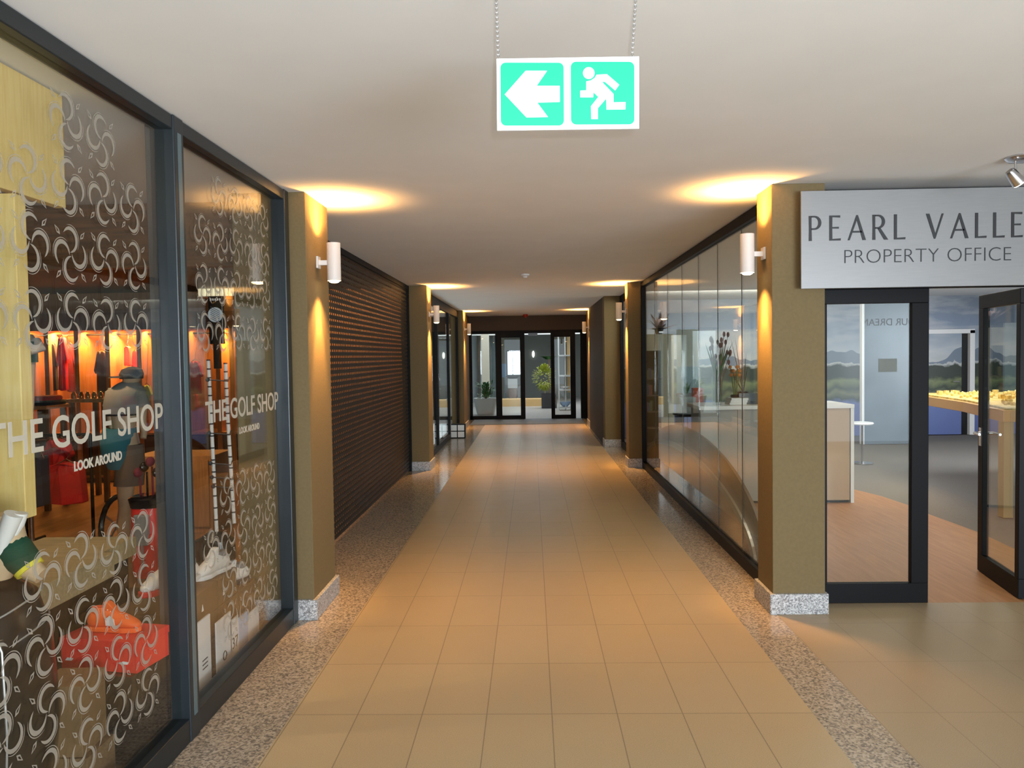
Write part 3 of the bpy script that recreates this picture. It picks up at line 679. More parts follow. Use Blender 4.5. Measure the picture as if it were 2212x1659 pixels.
def garment(px0, px1, v0, v1, Y, m, name, label, th=.10, sleeves=True, hanger=True, trim=None, rod=None):
    a, b = P(px0, v0, Y=Y), P(px1, v1, Y=Y); w_ = (b.x-a.x)/2; cx_ = (a.x+b.x)/2; zt, zb = a.z, b.z; h = zt-zb
    t = thing(name, label, {'hanging_shirt': 'shirt', 'hanging_jacket': 'jacket', 'hanging_jersey': 'jersey'}.get(name, 'clothes'), (cx_, Y, zb))
    if sleeves:
        pl = [(-.18, 0), (-.5, -.04), (-1.0, -.42), (-.82, -.50), (-.56, -.30), (-.62, -.62), (-.66, -1), (0, -1.02), (.66, -1), (.62, -.62), (.56, -.30), (.82, -.50), (1.0, -.42), (.5, -.04), (.18, 0), (0, -.06)]
    else:
        pl = [(-.2, 0), (-.8, -.06), (-.9, -.4), (-1, -1), (0, -1.02), (1, -1), (.9, -.4), (.8, -.06), (.2, 0)]
    mb = MB(); mb.prism(pl, lambda p, q: Vector((cx_+p*w_, Y-th/2*(1-.5*abs(p)), zt+q*h)), lambda p, q: Vector((cx_+p*w_, Y+th/2*(1-.5*abs(p)), zt+q*h)))
    obj('cloth', mb, m, t, bevel=.012)
    RY, RZ = rod if rod else (YU+.2, 1.97)
    if hanger:
        mb = MB(); mb.tube([(cx_-w_*.6, Y, zt-.02), (cx_, Y, zt+.03), (cx_+w_*.6, Y, zt-.02)], .006, 6)
        mb.tube([(cx_, Y, zt+.03), (cx_, (Y+RY)/2, (zt+RZ)/2), (cx_, RY, RZ)], .003, 6)
        obj('hanger', mb, m_hang, t)
    if trim:
        obj('trim', B(((cx_-w_*.16, Y-th/2-.004, zb+.02), (cx_+w_*.16, Y-th/2+.01, zt-.05))), trim, t)
    return t
garment(105, 128, 742, 842, YU+.12, m_char, 'hanging_jacket', 'charcoal jacket hanging beside the pink jacket in the lit golf shop bay')
garment(122, 150, 728, 842, YU+.05, m_pink, 'hanging_jacket', 'pink jacket hanging in the brightest golf shop bay', trim=m_coral)
garment(140, 168, 745, 845, YU+.24, m_maroon, 'hanging_jacket', 'dark maroon jacket hanging right of the pink jacket')
garment(166, 186, 752, 802, YU+.16, m_char, 'hanging_shirt', 'small black top hanging between the two brightest bays')
garment(203, 240, 758, 858, YU+.1, m_taupe, 'hanging_jacket', 'taupe jacket hanging behind the capped mannequin')
garment(268, 284, 748, 790, YU+.16, m_coral, 'hanging_shirt', 'coral shirt hanging at the right end of the lit bays', sleeves=False)
garment(284, 304, 758, 850, YU+.24, m_redc, 'hanging_shirt', 'long red shirt hanging right of the coral shirt')
garment(306, 330, 832, 880, YU+.1, m_greenapple, 'hanging_shirt', 'lime green shirt low behind the capped mannequin')
garment(60, 84, 735, 775, YU+.16, m_unit, 'hanging_shirt', 'pale orange shirt in the left lit bay', sleeves=False)
garment(405, 440, 780, 850, YU+.1, m_redc, 'hanging_shirt', 'red shirt glimpsed behind the club rack')
garment(404, 430, 850, 880, YU+.22, m_coral, 'hanging_shirt', 'orange shirt below the red shirt behind the club rack', sleeves=False)
garment(95, 160, 948, 1030, 7.0, m_redc, 'hanging_jersey', 'red jersey hanging low under the lettering LOOK', th=.18, rod=(6.8, P(95, 940, Y=6.8).z))
garment(104, 186, 1000, 1085, 6.6, m_redc, 'hanging_jersey', 'red jersey on the nearer low rail, below the other red jersey', th=.2, sleeves=False, rod=(6.8, P(95, 940, Y=6.8).z))
garment(56, 84, 960, 1065, 6.4, m_navy, 'hanging_jacket', 'navy jacket hanging left of the red jerseys', th=.2, rod=(6.8, P(95, 940, Y=6.8).z))
garment(80, 102, 985, 1090, 6.2, m_navy, 'hanging_jacket', 'navy jacket touching the red jerseys on their left', th=.2, sleeves=False, rod=(6.8, P(95, 940, Y=6.8).z))
rl = thing('clothes_rail', 'dark low clothes rail carrying the red jerseys', 'clothes rail', (-3.9, 6.8, 0))
z1 = P(95, 940, Y=6.8).z; xa, xb = P(50, 940, Y=6.8).x, P(195, 940, Y=6.8).x
obj('rail', MB().tube([(xa, 6.8, z1), (xb, 6.8, z1)], .015), m_frameb, rl)
for x in (xa, xb): obj('leg', MB().tube([(x, 6.8, 0), (x, 6.8, z1)], .015), m_frameb, rl)
for x in (xa, xb): obj('foot', MB().tube([(x, 6.55, .015), (x, 7.05, .015)], .015), m_frameb, rl)
# display tables
def table(name, label, x0, x1, y0, y1, zt, top_m, leg_m, th=.04, leg=.05, cat='table'):
    t = thing(name, label, cat, ((x0+x1)/2, (y0+y1)/2, 0))
    obj('table_top', B(((x0, y0, zt-th), (x1, y1, zt))), top_m, t, bevel=.004)
    for x in (x0+.03, x1-.03-leg):
        for y in (y0+.03, y1-.03-leg): obj('leg', B(((x, y, 0), (x+leg, y+leg, zt-th))), leg_m, t)
    return t
zt = P(80, 876, Y=8.4).z
table('display_table', 'wooden display table left of the lettering, under folded clothes', P(40, 870, Y=8.4).x, P(112, 870, Y=8.4).x, 8.3, 8.75, zt, m_unit, m_hang)
for k, (a, b, dz, mm, ll) in enumerate(((48, 112, 0, m_char, 'black folded pullover, lowest of the pile on the wooden table'), (52, 104, .05, m_redc, 'dark red folded pullover on top of the black one'))):
    x0, x1 = P(a, 870, Y=8.4).x, P(b, 870, Y=8.4).x
    obj('folded_pullover', MB().loft([((( x0+x1)/2, 8.55, zt+.001+dz), (x1-x0)/2, .16), (((x0+x1)/2, 8.55, zt+.03+dz), (x1-x0)/2*1.02, .17), (((x0+x1)/2, 8.55, zt+.048+dz), (x1-x0)/2*.94, .15)], 24, pw=5), mm, None, ll, 'pullover', smooth=True)
table('display_table', 'brown display table between the pullovers and the capped mannequin', P(150, 865, Y=8.9).x, P(240, 865, Y=8.9).x, 8.8, 9.4, P(190, 862, Y=8.8).z, m_unit, m_hang)
for k, px in enumerate((160, 176, 190, 204, 218, 231)):
    p = P(px, 858, Y=8.95); zt2 = P(190, 862, Y=8.8).z
    t = lathe((p.x, 8.95, zt2), [(.028, .0), (.03, .01), (.03, .05), (.018, .065), (.012, .08), (.001, .082)], 12)
    obj('small_bottle', t, mat('amber_bottle_%d' % k, (.6, .25, .05), .15, metal=.6), None, 'small amber bottle, %s on the brown table in the golf shop' % ('first from the left', 'second from the left', 'third from the left', 'fourth from the left', 'fifth from the left', 'last on the right')[k], 'bottle', 'small bottles on the golf shop table', smooth=True)
# green shorted mannequin on the rear left
def mannequin_legs(px, v0, v1, Y, name, label):
    pass
t = thing('mannequin', 'pale mannequin in a dark green top standing left in the lit golf shop', 'mannequin', (P(55, 800, Y=6.5).x, 6.5, 0))
def pz(v, Y): return P(60, v, Y=Y).z
xm = P(56, 800, Y=6.5).x
obj('body', MB().loft([((xm, 6.5, pz(930, 6.5)), .03, .03), ((xm, 6.5, pz(870, 6.5)), .055, .05), ((xm, 6.5, pz(795, 6.5)), .075, .06), ((xm, 6.5, pz(770, 6.5)), .085, .06), ((xm+.01, 6.5, pz(742, 6.5)), .11, .06), ((xm+.01, 6.5, pz(722, 6.5)), .05, .05)], 20), m_legm, t, smooth=True)
obj('top', MB().loft([((xm, 6.5, pz(783, 6.5)), .10, .075), ((xm, 6.5, pz(760, 6.5)), .10, .075), ((xm+.01, 6.5, pz(738, 6.5)), .125, .075)], 20), m_dkgr, t, smooth=True)
for s in (-1, 1):
    obj('sleeve', MB().tube([(xm+s*.09, 6.5, pz(738, 6.5)), (xm+s*.15, 6.47, pz(752, 6.5)), (xm+s*.10, 6.40, pz(760, 6.5))], [.045, .04, .03], 10), m_whitel, t, smooth=True)
obj('stand', MB().tube([(xm, 6.5, 0), (xm, 6.5, pz(925, 6.5))], .02).tube([(xm, 6.5, 0), (xm, 6.5, .02)], .15, 20), m_chrome, t)
# capped mannequin: grey shirt, cap, teal shorts, wooden leg
Y5 = 5.9
def q(u, v, dy=0): p = P(u, v, Y=Y5); return Vector((p.x, Y5+dy, p.z))
t = thing('mannequin', 'child mannequin in black cap, grey shirt and teal shorts behind the window lettering', 'mannequin', (q(270, 1160).x, Y5, 0))
obj('body', MB().loft([(q(268, 1175), .05, .05), (q(270, 1100), .045, .045), (q(272, 1040), .07, .06), (q(270, 960), .10, .08), (q(268, 925), .08, .07), (q(268, 880), .11, .08), (q(272, 842), .09, .07), (q(280, 832), .04, .04), (q(284, 822), .06, .07), (q(286, 806), .065, .075), (q(287, 796), .03, .04)], 20), m_skin, t, smooth=True)
obj('shirt', MB().loft([(q(266, 893), .145, .11), (q(268, 870), .15, .115), (q(272, 845), .15, .11), (q(278, 828), .08, .07), (q(279, 824), .05, .05)], 24), m_grey, t, smooth=True)
for s, (u0, v0, u1, v1) in ((0, (250, 842, 240, 880)), (1, (293, 838, 308, 880))):
    a, b = q(u0, v0), q(u1, v1); obj('sleeve', MB().tube([a, a.lerp(b, .5), b], [.055, .06, .062], 12), m_grey, t, smooth=True)
    c = q(u1+(4 if s else 6), v1+52); obj('arm', MB().tube([b, b.lerp(c, .5)+Vector((0, -.02, 0)), c, c+Vector((0, -.02, -.05))], [.035, .03, .024, .022], 10), m_skin, t, smooth=True)
cp = MB().loft([(q(284, 818), .080, .09), (q(284, 808), .084, .095), (q(285, 798), .07, .08), (q(285, 792), .02, .03)], 20)
obj('cap', cp, m_char, t, smooth=True)
obj('cap_peak', MB().loft([(q(266, 812, -.06), .06, .04), (q(262, 816, -.075), .062, .042)], 16), m_char, t, smooth=True)
obj('belt', MB().loft([(q(266, 897), .135, .105), (q(266, 892), .14, .11)], 24), m_bl, t)
obj('shorts', MB().loft([(q(262, 1012), .09, .09), (q(258, 985), .13, .11), (q(256, 950), .135, .11), (q(258, 925), .12, .10)], 24), m_teal, t, smooth=True)
obj('skirt', MB().loft([(q(278, 1048), .11, .09), (q(282, 1010), .11, .09), (q(286, 960), .08, .07)], 24), m_taupe, t, smooth=True)
obj('stand', MB().tube([(q(268, 1175).x, Y5, 0), q(268, 1172)], .05, 16).tube([(q(268, 1175).x, Y5, 0), (q(268, 1175).x, Y5, .025)], .2, 24), m_unit, t)
# wheel of a golf trolley
a = P(250, 1055, Y=6.3); t = thing('golf_trolley', 'dark golf trolley with large thin wheel behind the capped mannequin', 'golf trolley', (a.x, 6.3, 0))
mb = MB(); n = 24; R_ = .24
mb.tube([(a.x+.0, 6.3+R_*math.cos(2*PI*k/n), R_+.02+R_*math.sin(2*PI*k/n)) for k in range(n+1)], .022, 8, cap=False); obj('wheel', mb, m_bl, t, smooth=True)
mb = MB()
for k in range(5): mb.tube([(a.x, 6.3, R_+.02), (a.x, 6.3+R_*math.cos(2*PI*k/5), R_+.02+R_*math.sin(2*PI*k/5))], .008, 6)
obj('spokes', mb, m_pipe, t)
obj('handle', MB().tube([(a.x, 6.3, R_), (a.x+.05, 6.6, .9), (a.x+.05, 6.55, 1.05)], .014, 8), m_pipe, t)
# red golf bag -------------------------------------------------
YB = 4.35
def gb(u, v): return P(u, v, Y=YB)
c = gb(332, 1240); zb = c.z; t = thing('golf_bag', 'red and black golf bag with grey panel beside the dark post in the window', 'golf bag', (c.x, YB, zb))
zt_ = gb(330, 1092).z
obj('body', MB().loft([((c.x, YB, zb), .085, .10), ((c.x, YB, zb+.02), .095, .11), ((c.x-.005, YB, zb+(zt_-zb)*.6), .092, .11), ((c.x-.01, YB, zt_), .085, .10)], 24, pw=2.6), m_red, t, smooth=True)
obj('collar', MB().loft([((c.x-.01, YB, zt_), .09, .105), ((c.x-.01, YB, zt_+.05), .10, .115), ((c.x-.01, YB, zt_+.06), .085, .10)], 24, pw=2.6), m_bl, t, smooth=True)
obj('grey_panel', MB().box((c.x-.045, YB-.125, zt_-.20), (c.x+.035, YB-.095, zt_-.03)), m_grey, t, bevel=.008)
obj('pocket_zip', MB().box((c.x-.004, YB-.128, zb+.06), (c.x+.006, YB-.10, zb+.22)), m_pipe, t)
obj('pocket', MB().box((c.x-.055, YB-.115, zb+.03), (c.x+.06, YB-.08, zb+.25)), m_red, t, bevel=.012)
for k in range(4):
    x = c.x-.06+.035*k; mb = MB(); mb.tube([(x, YB+.01*(k % 2), zt_), (x, YB+.01*(k % 2), zt_+.16+.03*(k % 3))], .006, 6).ball((x, YB-.02, zt_+.19+.03*(k % 3)), (.022, .035, .028))
    tag_l = ('leftmost', 'second', 'third', 'rightmost')[k]
    obj('golf_club', mb, m_bl if k % 2 else m_maroon, None, 'covered golf club head, %s of those in the red golf bag' % tag_l, 'golf club', 'clubs standing in the red golf bag', smooth=True)
obj('plinth', B(((c.x-.35, YB-.25, .031), (c.x+.18, YB+.25, zb-.001))), m_hang, None, 'dark brown display plinth under the red golf bag', 'plinth', bevel=.005)
# hanging pine board and pine post -----------------------------
pz0 = P(143, 450, X=-1.75); pzt = P(140, 160, X=-1.75)
obj('pine_board', B(((-1.79, 2.05, pz0.z), (-1.75, pz0.y, 2.602))), m_pine, None, 'large yellow pine board hanging behind the upper window corner', 'board', bevel=.003)
obj('pine_post', B(((-1.90, 2.60, 1.075), (P(48, 900, Y=2.6).x, 2.66, 2.165))), m_pine, None, 'narrow upright yellow pine board below the large hanging one', 'board', bevel=.003)
# window display floor -----------------------------------------
def cbox(name, label, cx_, cy_, z0, sx, sy, sz, rz, m, mlid=None, cat='box', lidh=.03, group=None):
    t = thing(name, label, cat, (cx_, cy_, z0), rz, group)
    obj('carton', B(((-sx/2, -sy/2, 0), (sx/2, sy/2, sz-lidh if mlid else sz))), m, t, bevel=.002, local=True)
    if mlid: obj('lid', B(((-sx/2-.003, -sy/2-.003, sz-lidh), (sx/2+.003, sy/2+.003, sz))), mlid, t, bevel=.002, local=True)
    return t
obj('display_platform', B(((-2.9, 2.3, 0), (-1.56, 3.28, .03)), ((-2.9, 3.28, 0), (-1.62, 4.64, .03))), m_hang, None, 'low dark brown platform along the golf shop window', 'platform')
# plywood crates
zc0, zc1 = P(50, 1330, Y=2.95).z, P(217, 1193, Y=3.5).z
obj('plywood_crate', B(((-2.45, 2.97, zc0), (-1.90, 3.50, zc1))), m_ply, None, 'long pale plywood crate in the window left of the orange shoe', 'crate', bevel=.004)
obj('plywood_crate', B(((-2.45, 3.51, zc0+.01), (-1.98, 3.86, zc1-.01))), m_ply, None, 'shorter plywood crate behind the long one, toward the golf bag', 'crate', bevel=.004)
obj('display_block', B(((-2.44, 2.98, .031), (-2.02, 3.85, zc0-.001))), m_bl, None, 'black block under the plywood crates', 'block', bevel=.004)
# shoe ---------------------------------------------------------
def shoe(name, label, loc, rz, up, sole, acc, s=1., tilt=0, group=None):
    t = thing(name, label, 'shoe', loc, rz, group)
    if tilt: t.rotation_euler = (0, tilt, rz)
    out = [(-.145, 0), (-.135, .033), (-.08, .038), (0, .034), (.07, .048), (.125, .036), (.148, .005), (.135, -.03), (.07, -.044), (0, -.036), (-.08, -.036), (-.135, -.03)]
    obj('sole', MB().prism(out, lambda x, y: Vector((x*s, y*s, 0)), lambda x, y: Vector((x*s*1.01, y*s*1.05, .026*s))), sole, t, bevel=.006, local=True)
    mb = MB(); mb.loft([((-.138*s, 0, .050*s), .020*s, .022*s, 'X'), ((-.125*s, 0, .062*s), .034*s, .040*s, 'X'), ((-.07*s, 0, .066*s), .037*s, .046*s, 'X'), ((-.01*s, 0, .068*s), .037*s, .050*s, 'X'), ((.04*s, .002*s, .058*s), .042*s, .040*s, 'X'), ((.09*s, .003*s, .046*s), .043*s, .028*s, 'X'), ((.13*s, .003*s, .038*s), .030*s, .017*s, 'X'), ((.144*s, .003*s, .034*s), .012*s, .009*s, 'X')], 20)
    obj('upper', mb, up, t, smooth=True, local=True, sub=1)
    mb = MB(); mb.loft([((-.075*s, 0, .09*s), .045*s, .030*s), ((-.07*s, 0, .118*s), .048*s, .031*s), ((-.07*s, 0, .121*s), .043*s, .026*s), ((-.07*s, 0, .104*s), .040*s, .023*s)], 20); obj('collar', mb, acc, t, smooth=True, local=True)
    mb = MB(); mb.prism([(-.035, .10), (-.045, .150), (-.02, .150), (.035, .098)], lambda x, z: Vector((x*s, -.02*s, z*s)), lambda x, z: Vector((x*s, .02*s, z*s))); obj('tongue', mb, up, t, bevel=.004, local=True)
    mb = MB()
    for k in range(5):
        x = -.018+.016*k; z = .121-.0072*k-.002*k*k*.5
        mb.tube([(x*s, -.022*s, (z-.010)*s), (x*s, 0, z*s), (x*s, .022*s, (z-.010)*s)], .0028*s, 6)
    obj('laces', mb, m_lace, t, local=True)
    return t
# red shoebox with orange shoe
cbox('shoebox', 'bright red shoebox under the orange golf shoe', -1.70, 3.12, .385, .34, .20, .125, -.18, m_red, m_red)
sb = bpy.data.objects[-1] if False else None
o_ = shoe('golf_shoe', 'orange golf shoe with a white emblem standing on the red shoebox', (-1.705, 3.12, .511), -.12, m_orange, m_orange, m_orange, .80)
mb = MB(); mb.prism([(-.010, .032), (.030, .032), (.026, .058), (.006, .072), (-.012, .058)], lambda x, z: Vector((x, -.0375, z)), lambda x, z: Vector((x, -.0345, z)))
obj('emblem', mb, m_whitel, o_, label='white rounded side patch', local=True)
rb = [o for o in C.objects if o.get('label') == 'bright red shoebox under the orange golf shoe'][0]
for x, y in ((-.13, .035), (.12, .035)):
    mb = MB(); mb.prism([(-.018, 0), (.012, .0), (.02, .010), (-.008, .012)], lambda a, b: Vector((x+a, -.1045, y+b)), lambda a, b: Vector((x+a, -.1035, y+b))); obj('logo', mb, m_whitel, rb, label='small white mark', local=True)
cbox('shoebox', 'black shoebox directly under the red one', -1.735, 3.11, .21, .38, .25, .174, -.1, m_bl, m_bl)
cbox('shoebox', 'black shoebox at the bottom of the pile under the red one', -1.735, 3.11, .031, .40, .26, .178, -.05, m_bl, m_bl)
cbox('carton_box', 'brown carton standing on another left of the black shoeboxes', -1.73, 2.85, .172, .17, .18, .26, .05, m_carton)
cbox('carton_box', 'small brown carton lying at the bottom of the near window pane', -1.72, 2.85, .031, .20, .19, .14, .0, m_carton)
# white shoes and shoebox stack behind second pane
def wp(u, v): return P(u, v, X=-1.70)
bi = 0
names_pos = ('nearest the mullion', 'second from the mullion', 'third from the mullion', 'next to the far post')
for i, y in enumerate((3.62, 3.90, 4.17, 4.44)):
    for j, lv in enumerate(('bottom row', 'second row', 'top row')):
        if j == 2 and i == 3: continue
        b_ = cbox('shoebox', 'brown shoebox with a white triangle, %s, %s' % (lv, names_pos[i]), -1.80, y, .031+.1405*j, .30, .255, .14, 0, m_carton, m_carton, group='brown shoeboxes stacked behind the second pane')
        mb = MB(); mb.prism([(-.012, 0), (.012, 0), (0, .034)], lambda a, b: Vector((.154, -.07+a, .045+b)), lambda a, b: Vector((.156, -.07+a, .045+b))); obj('logo', mb, m_whitel, b_, label='white triangle mark', local=True)
for k, (u0, u1, v0, v1, ll) in enumerate(((430, 455, 1345, 1425, 'white card with small print at the mullion foot'), (470, 500, 1345, 1412, 'white card with a ring mark low behind the second pane'), (500, 516, 1342, 1398, 'white card with black figures low behind the second pane'), (518, 536, 1335, 1385, 'pale blue card low behind the second pane'), (537, 560, 1328, 1375, 'white card farthest along the second pane foot'))):
    a, b = P(u0, v1, X=-1.585), P(u1, v0, X=-1.585)
    zt3 = P(u0, v0, X=-1.585).z
    t = thing('price_card', ll, 'card', (-1.59, (a.y+b.y)/2, .0))
    z0 = .031; 
    obj('card', B(((-1.595, a.y, z0), (-1.587, b.y, max(.13, zt3)))), m_white if k != 3 else mat('pale_blue_card', (.45, .55, .75), .5), t)
    ym = (a.y+b.y)/2; mb = MB()
    if k == 1:
        mb.tube([(-1.586, ym+.022*math.cos(2*PI*i/16), z0+.06+.022*math.sin(2*PI*i/16)) for i in range(17)], .003, 6, cap=False); obj('print', mb, m_black, t)
    elif k == 2:
        mb.text('37', .085, lambda x, z, d: Vector((-1.5865+d, ym+x, z0+.05+z))); obj('print', mb, m_black, t)
    elif k == 0:
        for i in range(3): mb.box((-1.587, ym-.03, z0+.09+.02*i), (-1.586, ym+.03, z0+.096+.02*i))
        obj('print', mb, m_stripe, t)
ztop = .031+.1405*3
shoe('golf_shoe', 'white golf shoe with red sole and dark stripes, nearest the mullion', (-1.71, 3.60, ztop+.085), -1.9, m_whitel, m_sole, m_whitel, 1.05)
obj('shoe_stand', B(((-1.80, 3.50, ztop), (-1.64, 3.72, ztop+.084))), m_carton, None, 'small brown riser under the nearest white shoe', 'riser')
shoe('golf_shoe', 'white shoe with red sole lying below the striped white shoe', (-1.645, 3.46, .33), -1.75, m_whitel, m_sole, m_whitel, .9)
obj('shoe_stand', B(((-1.72, 3.34, .03), (-1.60, 3.485, .329))), m_carton, None, 'brown riser under the lower white shoe', 'riser')
shoe('golf_shoe', 'white golf shoe behind the striped one on the brown boxes', (-1.76, 3.88, ztop+.02), -1.6, m_whitel, m_whitel, m_grey, .95)
shoe('golf_shoe', 'white and grey golf shoe third along the brown boxes', (-1.72, 4.14, ztop+.0), -1.8, m_whitel, m_whitel, m_grey, .95)
shoe('golf_shoe', 'white shoe at the far end near the tan column', (-1.74, 4.42, .312+.001), -2.1, m_whitel, m_stripe, m_grey, .95)
# dark stripes of the near shoe
ns = [o for o in C.objects if o.get('label', '').startswith('white golf shoe with red sole and dark')][0]
for k in range(3):
    mb = MB(); x = .0+.014*k; mb.prism([(x, .035), (x+.006, .035), (x-.010, .085), (x-.016, .085)], lambda a, z: Vector((a, .0425+.0*z, z)), lambda a, z: Vector((a, .040, z))); obj('stripe', mb, m_stripe, ns, local=True)
# belt / club rack ---------------------------------------------
YR = 4.42
def rk(u, v): return P(u, v, Y=YR)
t = thing('display_rack', 'tall rack with a black header with round emblem and two white striped poles with hooks', 'rack', (rk(466, 1150).x, YR, .03))
a, b = rk(449, 640), rk(482, 735)
obj('header', B(((a.x, YR, b.z-.02), (b.x, YR+.03, a.z))), m_bl, t, bevel=.003)
cxe = (a.x+b.x)/2; ze = rk(464, 680).z
mb = MB(); mb.tube([(cxe, YR-.003, ze), (cxe, YR-.0005, ze)], .042, 28); em = obj('emblem', mb, mat('pale_blue_emblem', (.55, .62, .68), .5), t, label='pale round emblem')
mb = MB()
for k in range(-3, 4): mb.box((cxe-.03, YR-.0045, ze+.011*k-.0015), (cxe+.03, YR-.003, ze+.011*k+.0015), (('Y'), .5))
obj('emblem_lines', mb, m_stripe, em)
mb = MB()
for k in range(5): mb.box((a.x+.012+.013*k, YR-.002, a.z-.025), (a.x+.020+.013*k, YR-.0005, a.z-.013))
obj('header_print', mb, m_white, t)
obj('spine', B(((a.x+.02, YR+.005, b.z-.16), (b.x-.02, YR+.02, b.z-.02))), m_bl, t)
poles = (([rk(450, 778), rk(456, 900), rk(468, 1148)]), ([rk(487, 785), rk(492, 900), rk(506, 1130)]))
for k, pp in enumerate(poles):
    pp = [Vector((p.x, YR, p.z)) for p in pp]
    pl_ = obj('pole', MB().tube(pp, .0105, 10), m_metal, t, smooth=True)
    mb = MB()
    for i in range(16):
        s_ = i/16; p = pp[0].lerp(pp[1], s_*2.5) if s_ < .4 else pp[1].lerp(pp[2], (s_-.4)/.6)
        mb.tube([p+Vector((0, 0, -.004)), p+Vector((0, 0, .004))], .0112, 10)
    obj('pole_band', mb, m_stripe, pl_)
for i, v in enumerate((820, 935, 1000, 1030, 1050)):
    p = rk(458+i*3, v); mb = MB(); mb.tube([(p.x-.02, YR-.01, p.z), (p.x+.10, YR-.02, p.z-.01), (p.x+.11, YR-.02, p.z+.015)], .0035, 6)
    mb.ball((p.x-.02, YR-.012, p.z), .012); obj('hook', mb, m_stripe, t)
pzb = rk(468, 1148).z
obj('base', MB().loft([((rk(468, 1150).x-.02, YR+.02, pzb-.005), .04, .04), ((rk(468, 1150).x-.02, YR+.02, pzb-.05), .11, .09), ((rk(468, 1150).x-.02, YR+.02, pzb-.16), .12, .10)], 24), m_bl, t, smooth=True)
obj('rack_plinth', B(((rk(468, 1150).x-.16, YR-.1, .03), (-1.96, YR+.14, pzb-.161))), m_hang, None, 'dark plinth under the tall display rack', 'plinth')
# orange cupboard seen through the second pane
a, b = P(398, 985, Y=7.2), P(462, 1150, Y=7.2)
t = thing('cupboard', 'orange wooden cupboard low behind the display rack', 'cupboard', ((a.x+b.x)/2, 7.4, 0))
obj('body', B(((a.x-.5, 7.2, 0), (b.x, 7.7, a.z))), m_unit, t, bevel=.004)
obj('door', B(((a.x-.45, 7.185, .06), ((a.x+b.x)/2-.25, 7.2, a.z-.04))), m_unit, t); obj('door', B((((a.x+b.x)/2-.23, 7.185, .06), (b.x-.03, 7.2, a.z-.04))), m_unit, t)
# white slatted shelf top under bulkhead in second pane, its slats made to glow
a, b = P(436, 622, Y=8.2), P(549, 640, Y=8.2)
t = thing('slatted_shelf_top', 'white slatted shelf top with added glow behind the second pane', 'ceiling light', ((a.x+b.x)/2, 8.2, 2.5))
za = P(549, 622, Y=8.2).z
obj('housing', B(((a.x, 8.1, za-.09), (b.x, 8.5, 2.555))), m_white, t)
for k in range(12):
    x = a.x+(b.x-a.x)*(k+.25)/12; obj('slat', B(((x, 8.08, za-.085), (x+(b.x-a.x)/24, 8.10, za-.01))), mat('glow_slat', (1, .95, .8), .4, emit=(1, .9, .6), es=.9) if k == 0 else bpy.data.materials['glow_slat'], t)
# dark rounded bag bottom-left with silver piping, plush figure above it
def lf_(u, v, X=-1.62): return P(u, v, X=X)
t = thing('travel_bag', 'black glossy rounded bag with silver piping at the lower left picture edge', 'bag', (-1.84, 2.50, .031))
mb = MB(); mb.loft([((-1.87, 2.52, 0.032), .16, .17), ((-1.85, 2.52, 0.113), .20, .20), ((-1.83, 2.52, 0.410), .215, .215), ((-1.83, 2.52, 0.680), .20, .20), ((-1.84, 2.52, 0.833), .17, .17), ((-1.85, 2.52, 0.896), .10, .10)], 36, pw=2.5)
obj('body', mb, m_bl, t, smooth=True)
for rz_, z in ((.0, .80), (.0, .70)):
    n = 40; mb = MB(); s_ = (.178 if z > .75 else .193)+.004
    mb.tube([(-1.838+s_*math.copysign(abs(math.cos(2*PI*k/n))**.8, math.cos(2*PI*k/n)), 2.52+s_*math.copysign(abs(math.sin(2*PI*k/n))**.8, math.sin(2*PI*k/n)), z+.045*math.sin(2*PI*k/n+.6)) for k in range(n+1)], .0035, 6, cap=False); obj('piping', mb, m_pipe, t, smooth=True)
mb = MB(); mb.tube([(-1.70, 2.39, .80), (-1.66, 2.385, .70), (-1.65, 2.38, .45), (-1.665, 2.385, .2), (-1.70, 2.39, .06)], .004, 6); obj('piping', mb, m_pipe, t, smooth=True)
t = thing('mannequin', 'small mannequin in dark green yellow-trimmed shorts and white top leaning above the black bag', 'mannequin', (-1.80, 2.42, 1.0))
def g(u, v, Y=2.40): return P(u, v, Y=Y)
obj('body', MB().loft([(g(8, 1250), .02, .03), (g(14, 1215), .045, .05), (g(22, 1190), .055, .055), (g(18, 1150), .045, .05), (g(16, 1110), .04, .045)], 16), m_skin, t, smooth=True)
obj('shorts', MB().tube([g(12, 1170), g(30, 1190), g(52, 1212), g(62, 1226)], [.050, .055, .048, .042], 16), m_dkgr, t, smooth=True)
obj('shorts', MB().tube([g(-8, 1190), g(2, 1206), g(8, 1226)], [.045, .045, .036], 16), m_dkgr, t, smooth=True) if False else None
obj('thigh', MB().tube([g(58, 1222), g(80, 1238), g(90, 1244)], [.036, .030, .026], 12), m_skin, t, smooth=True)
mb = MB(); a, b = g(60, 1224), g(66, 1231); mb.tube([a, b], [.0445, .0435], 16); obj('trim', mb, m_yel, t, smooth=True)
a, b = g(10, 1166), g(15, 1172); obj('trim', MB().tube([a, b], [.0525, .0535], 16), m_yel, t, smooth=True)
obj('top', MB().tube([g(0, 1200, 2.36), g(6, 1170, 2.36), g(20, 1135, 2.36), g(30, 1110, 2.36)], [.016, .022, .026, .028], 12).tube([g(30, 1158, 2.38), g(42, 1132, 2.38), g(46, 1108, 2.38)], [.008, .015, .02], 10), m_whitel, t, smooth=True)
obj('support_rod', MB().tube([(-1.80, 2.40, .95), g(20, 1215)], .01, 8), m_chrome, t)

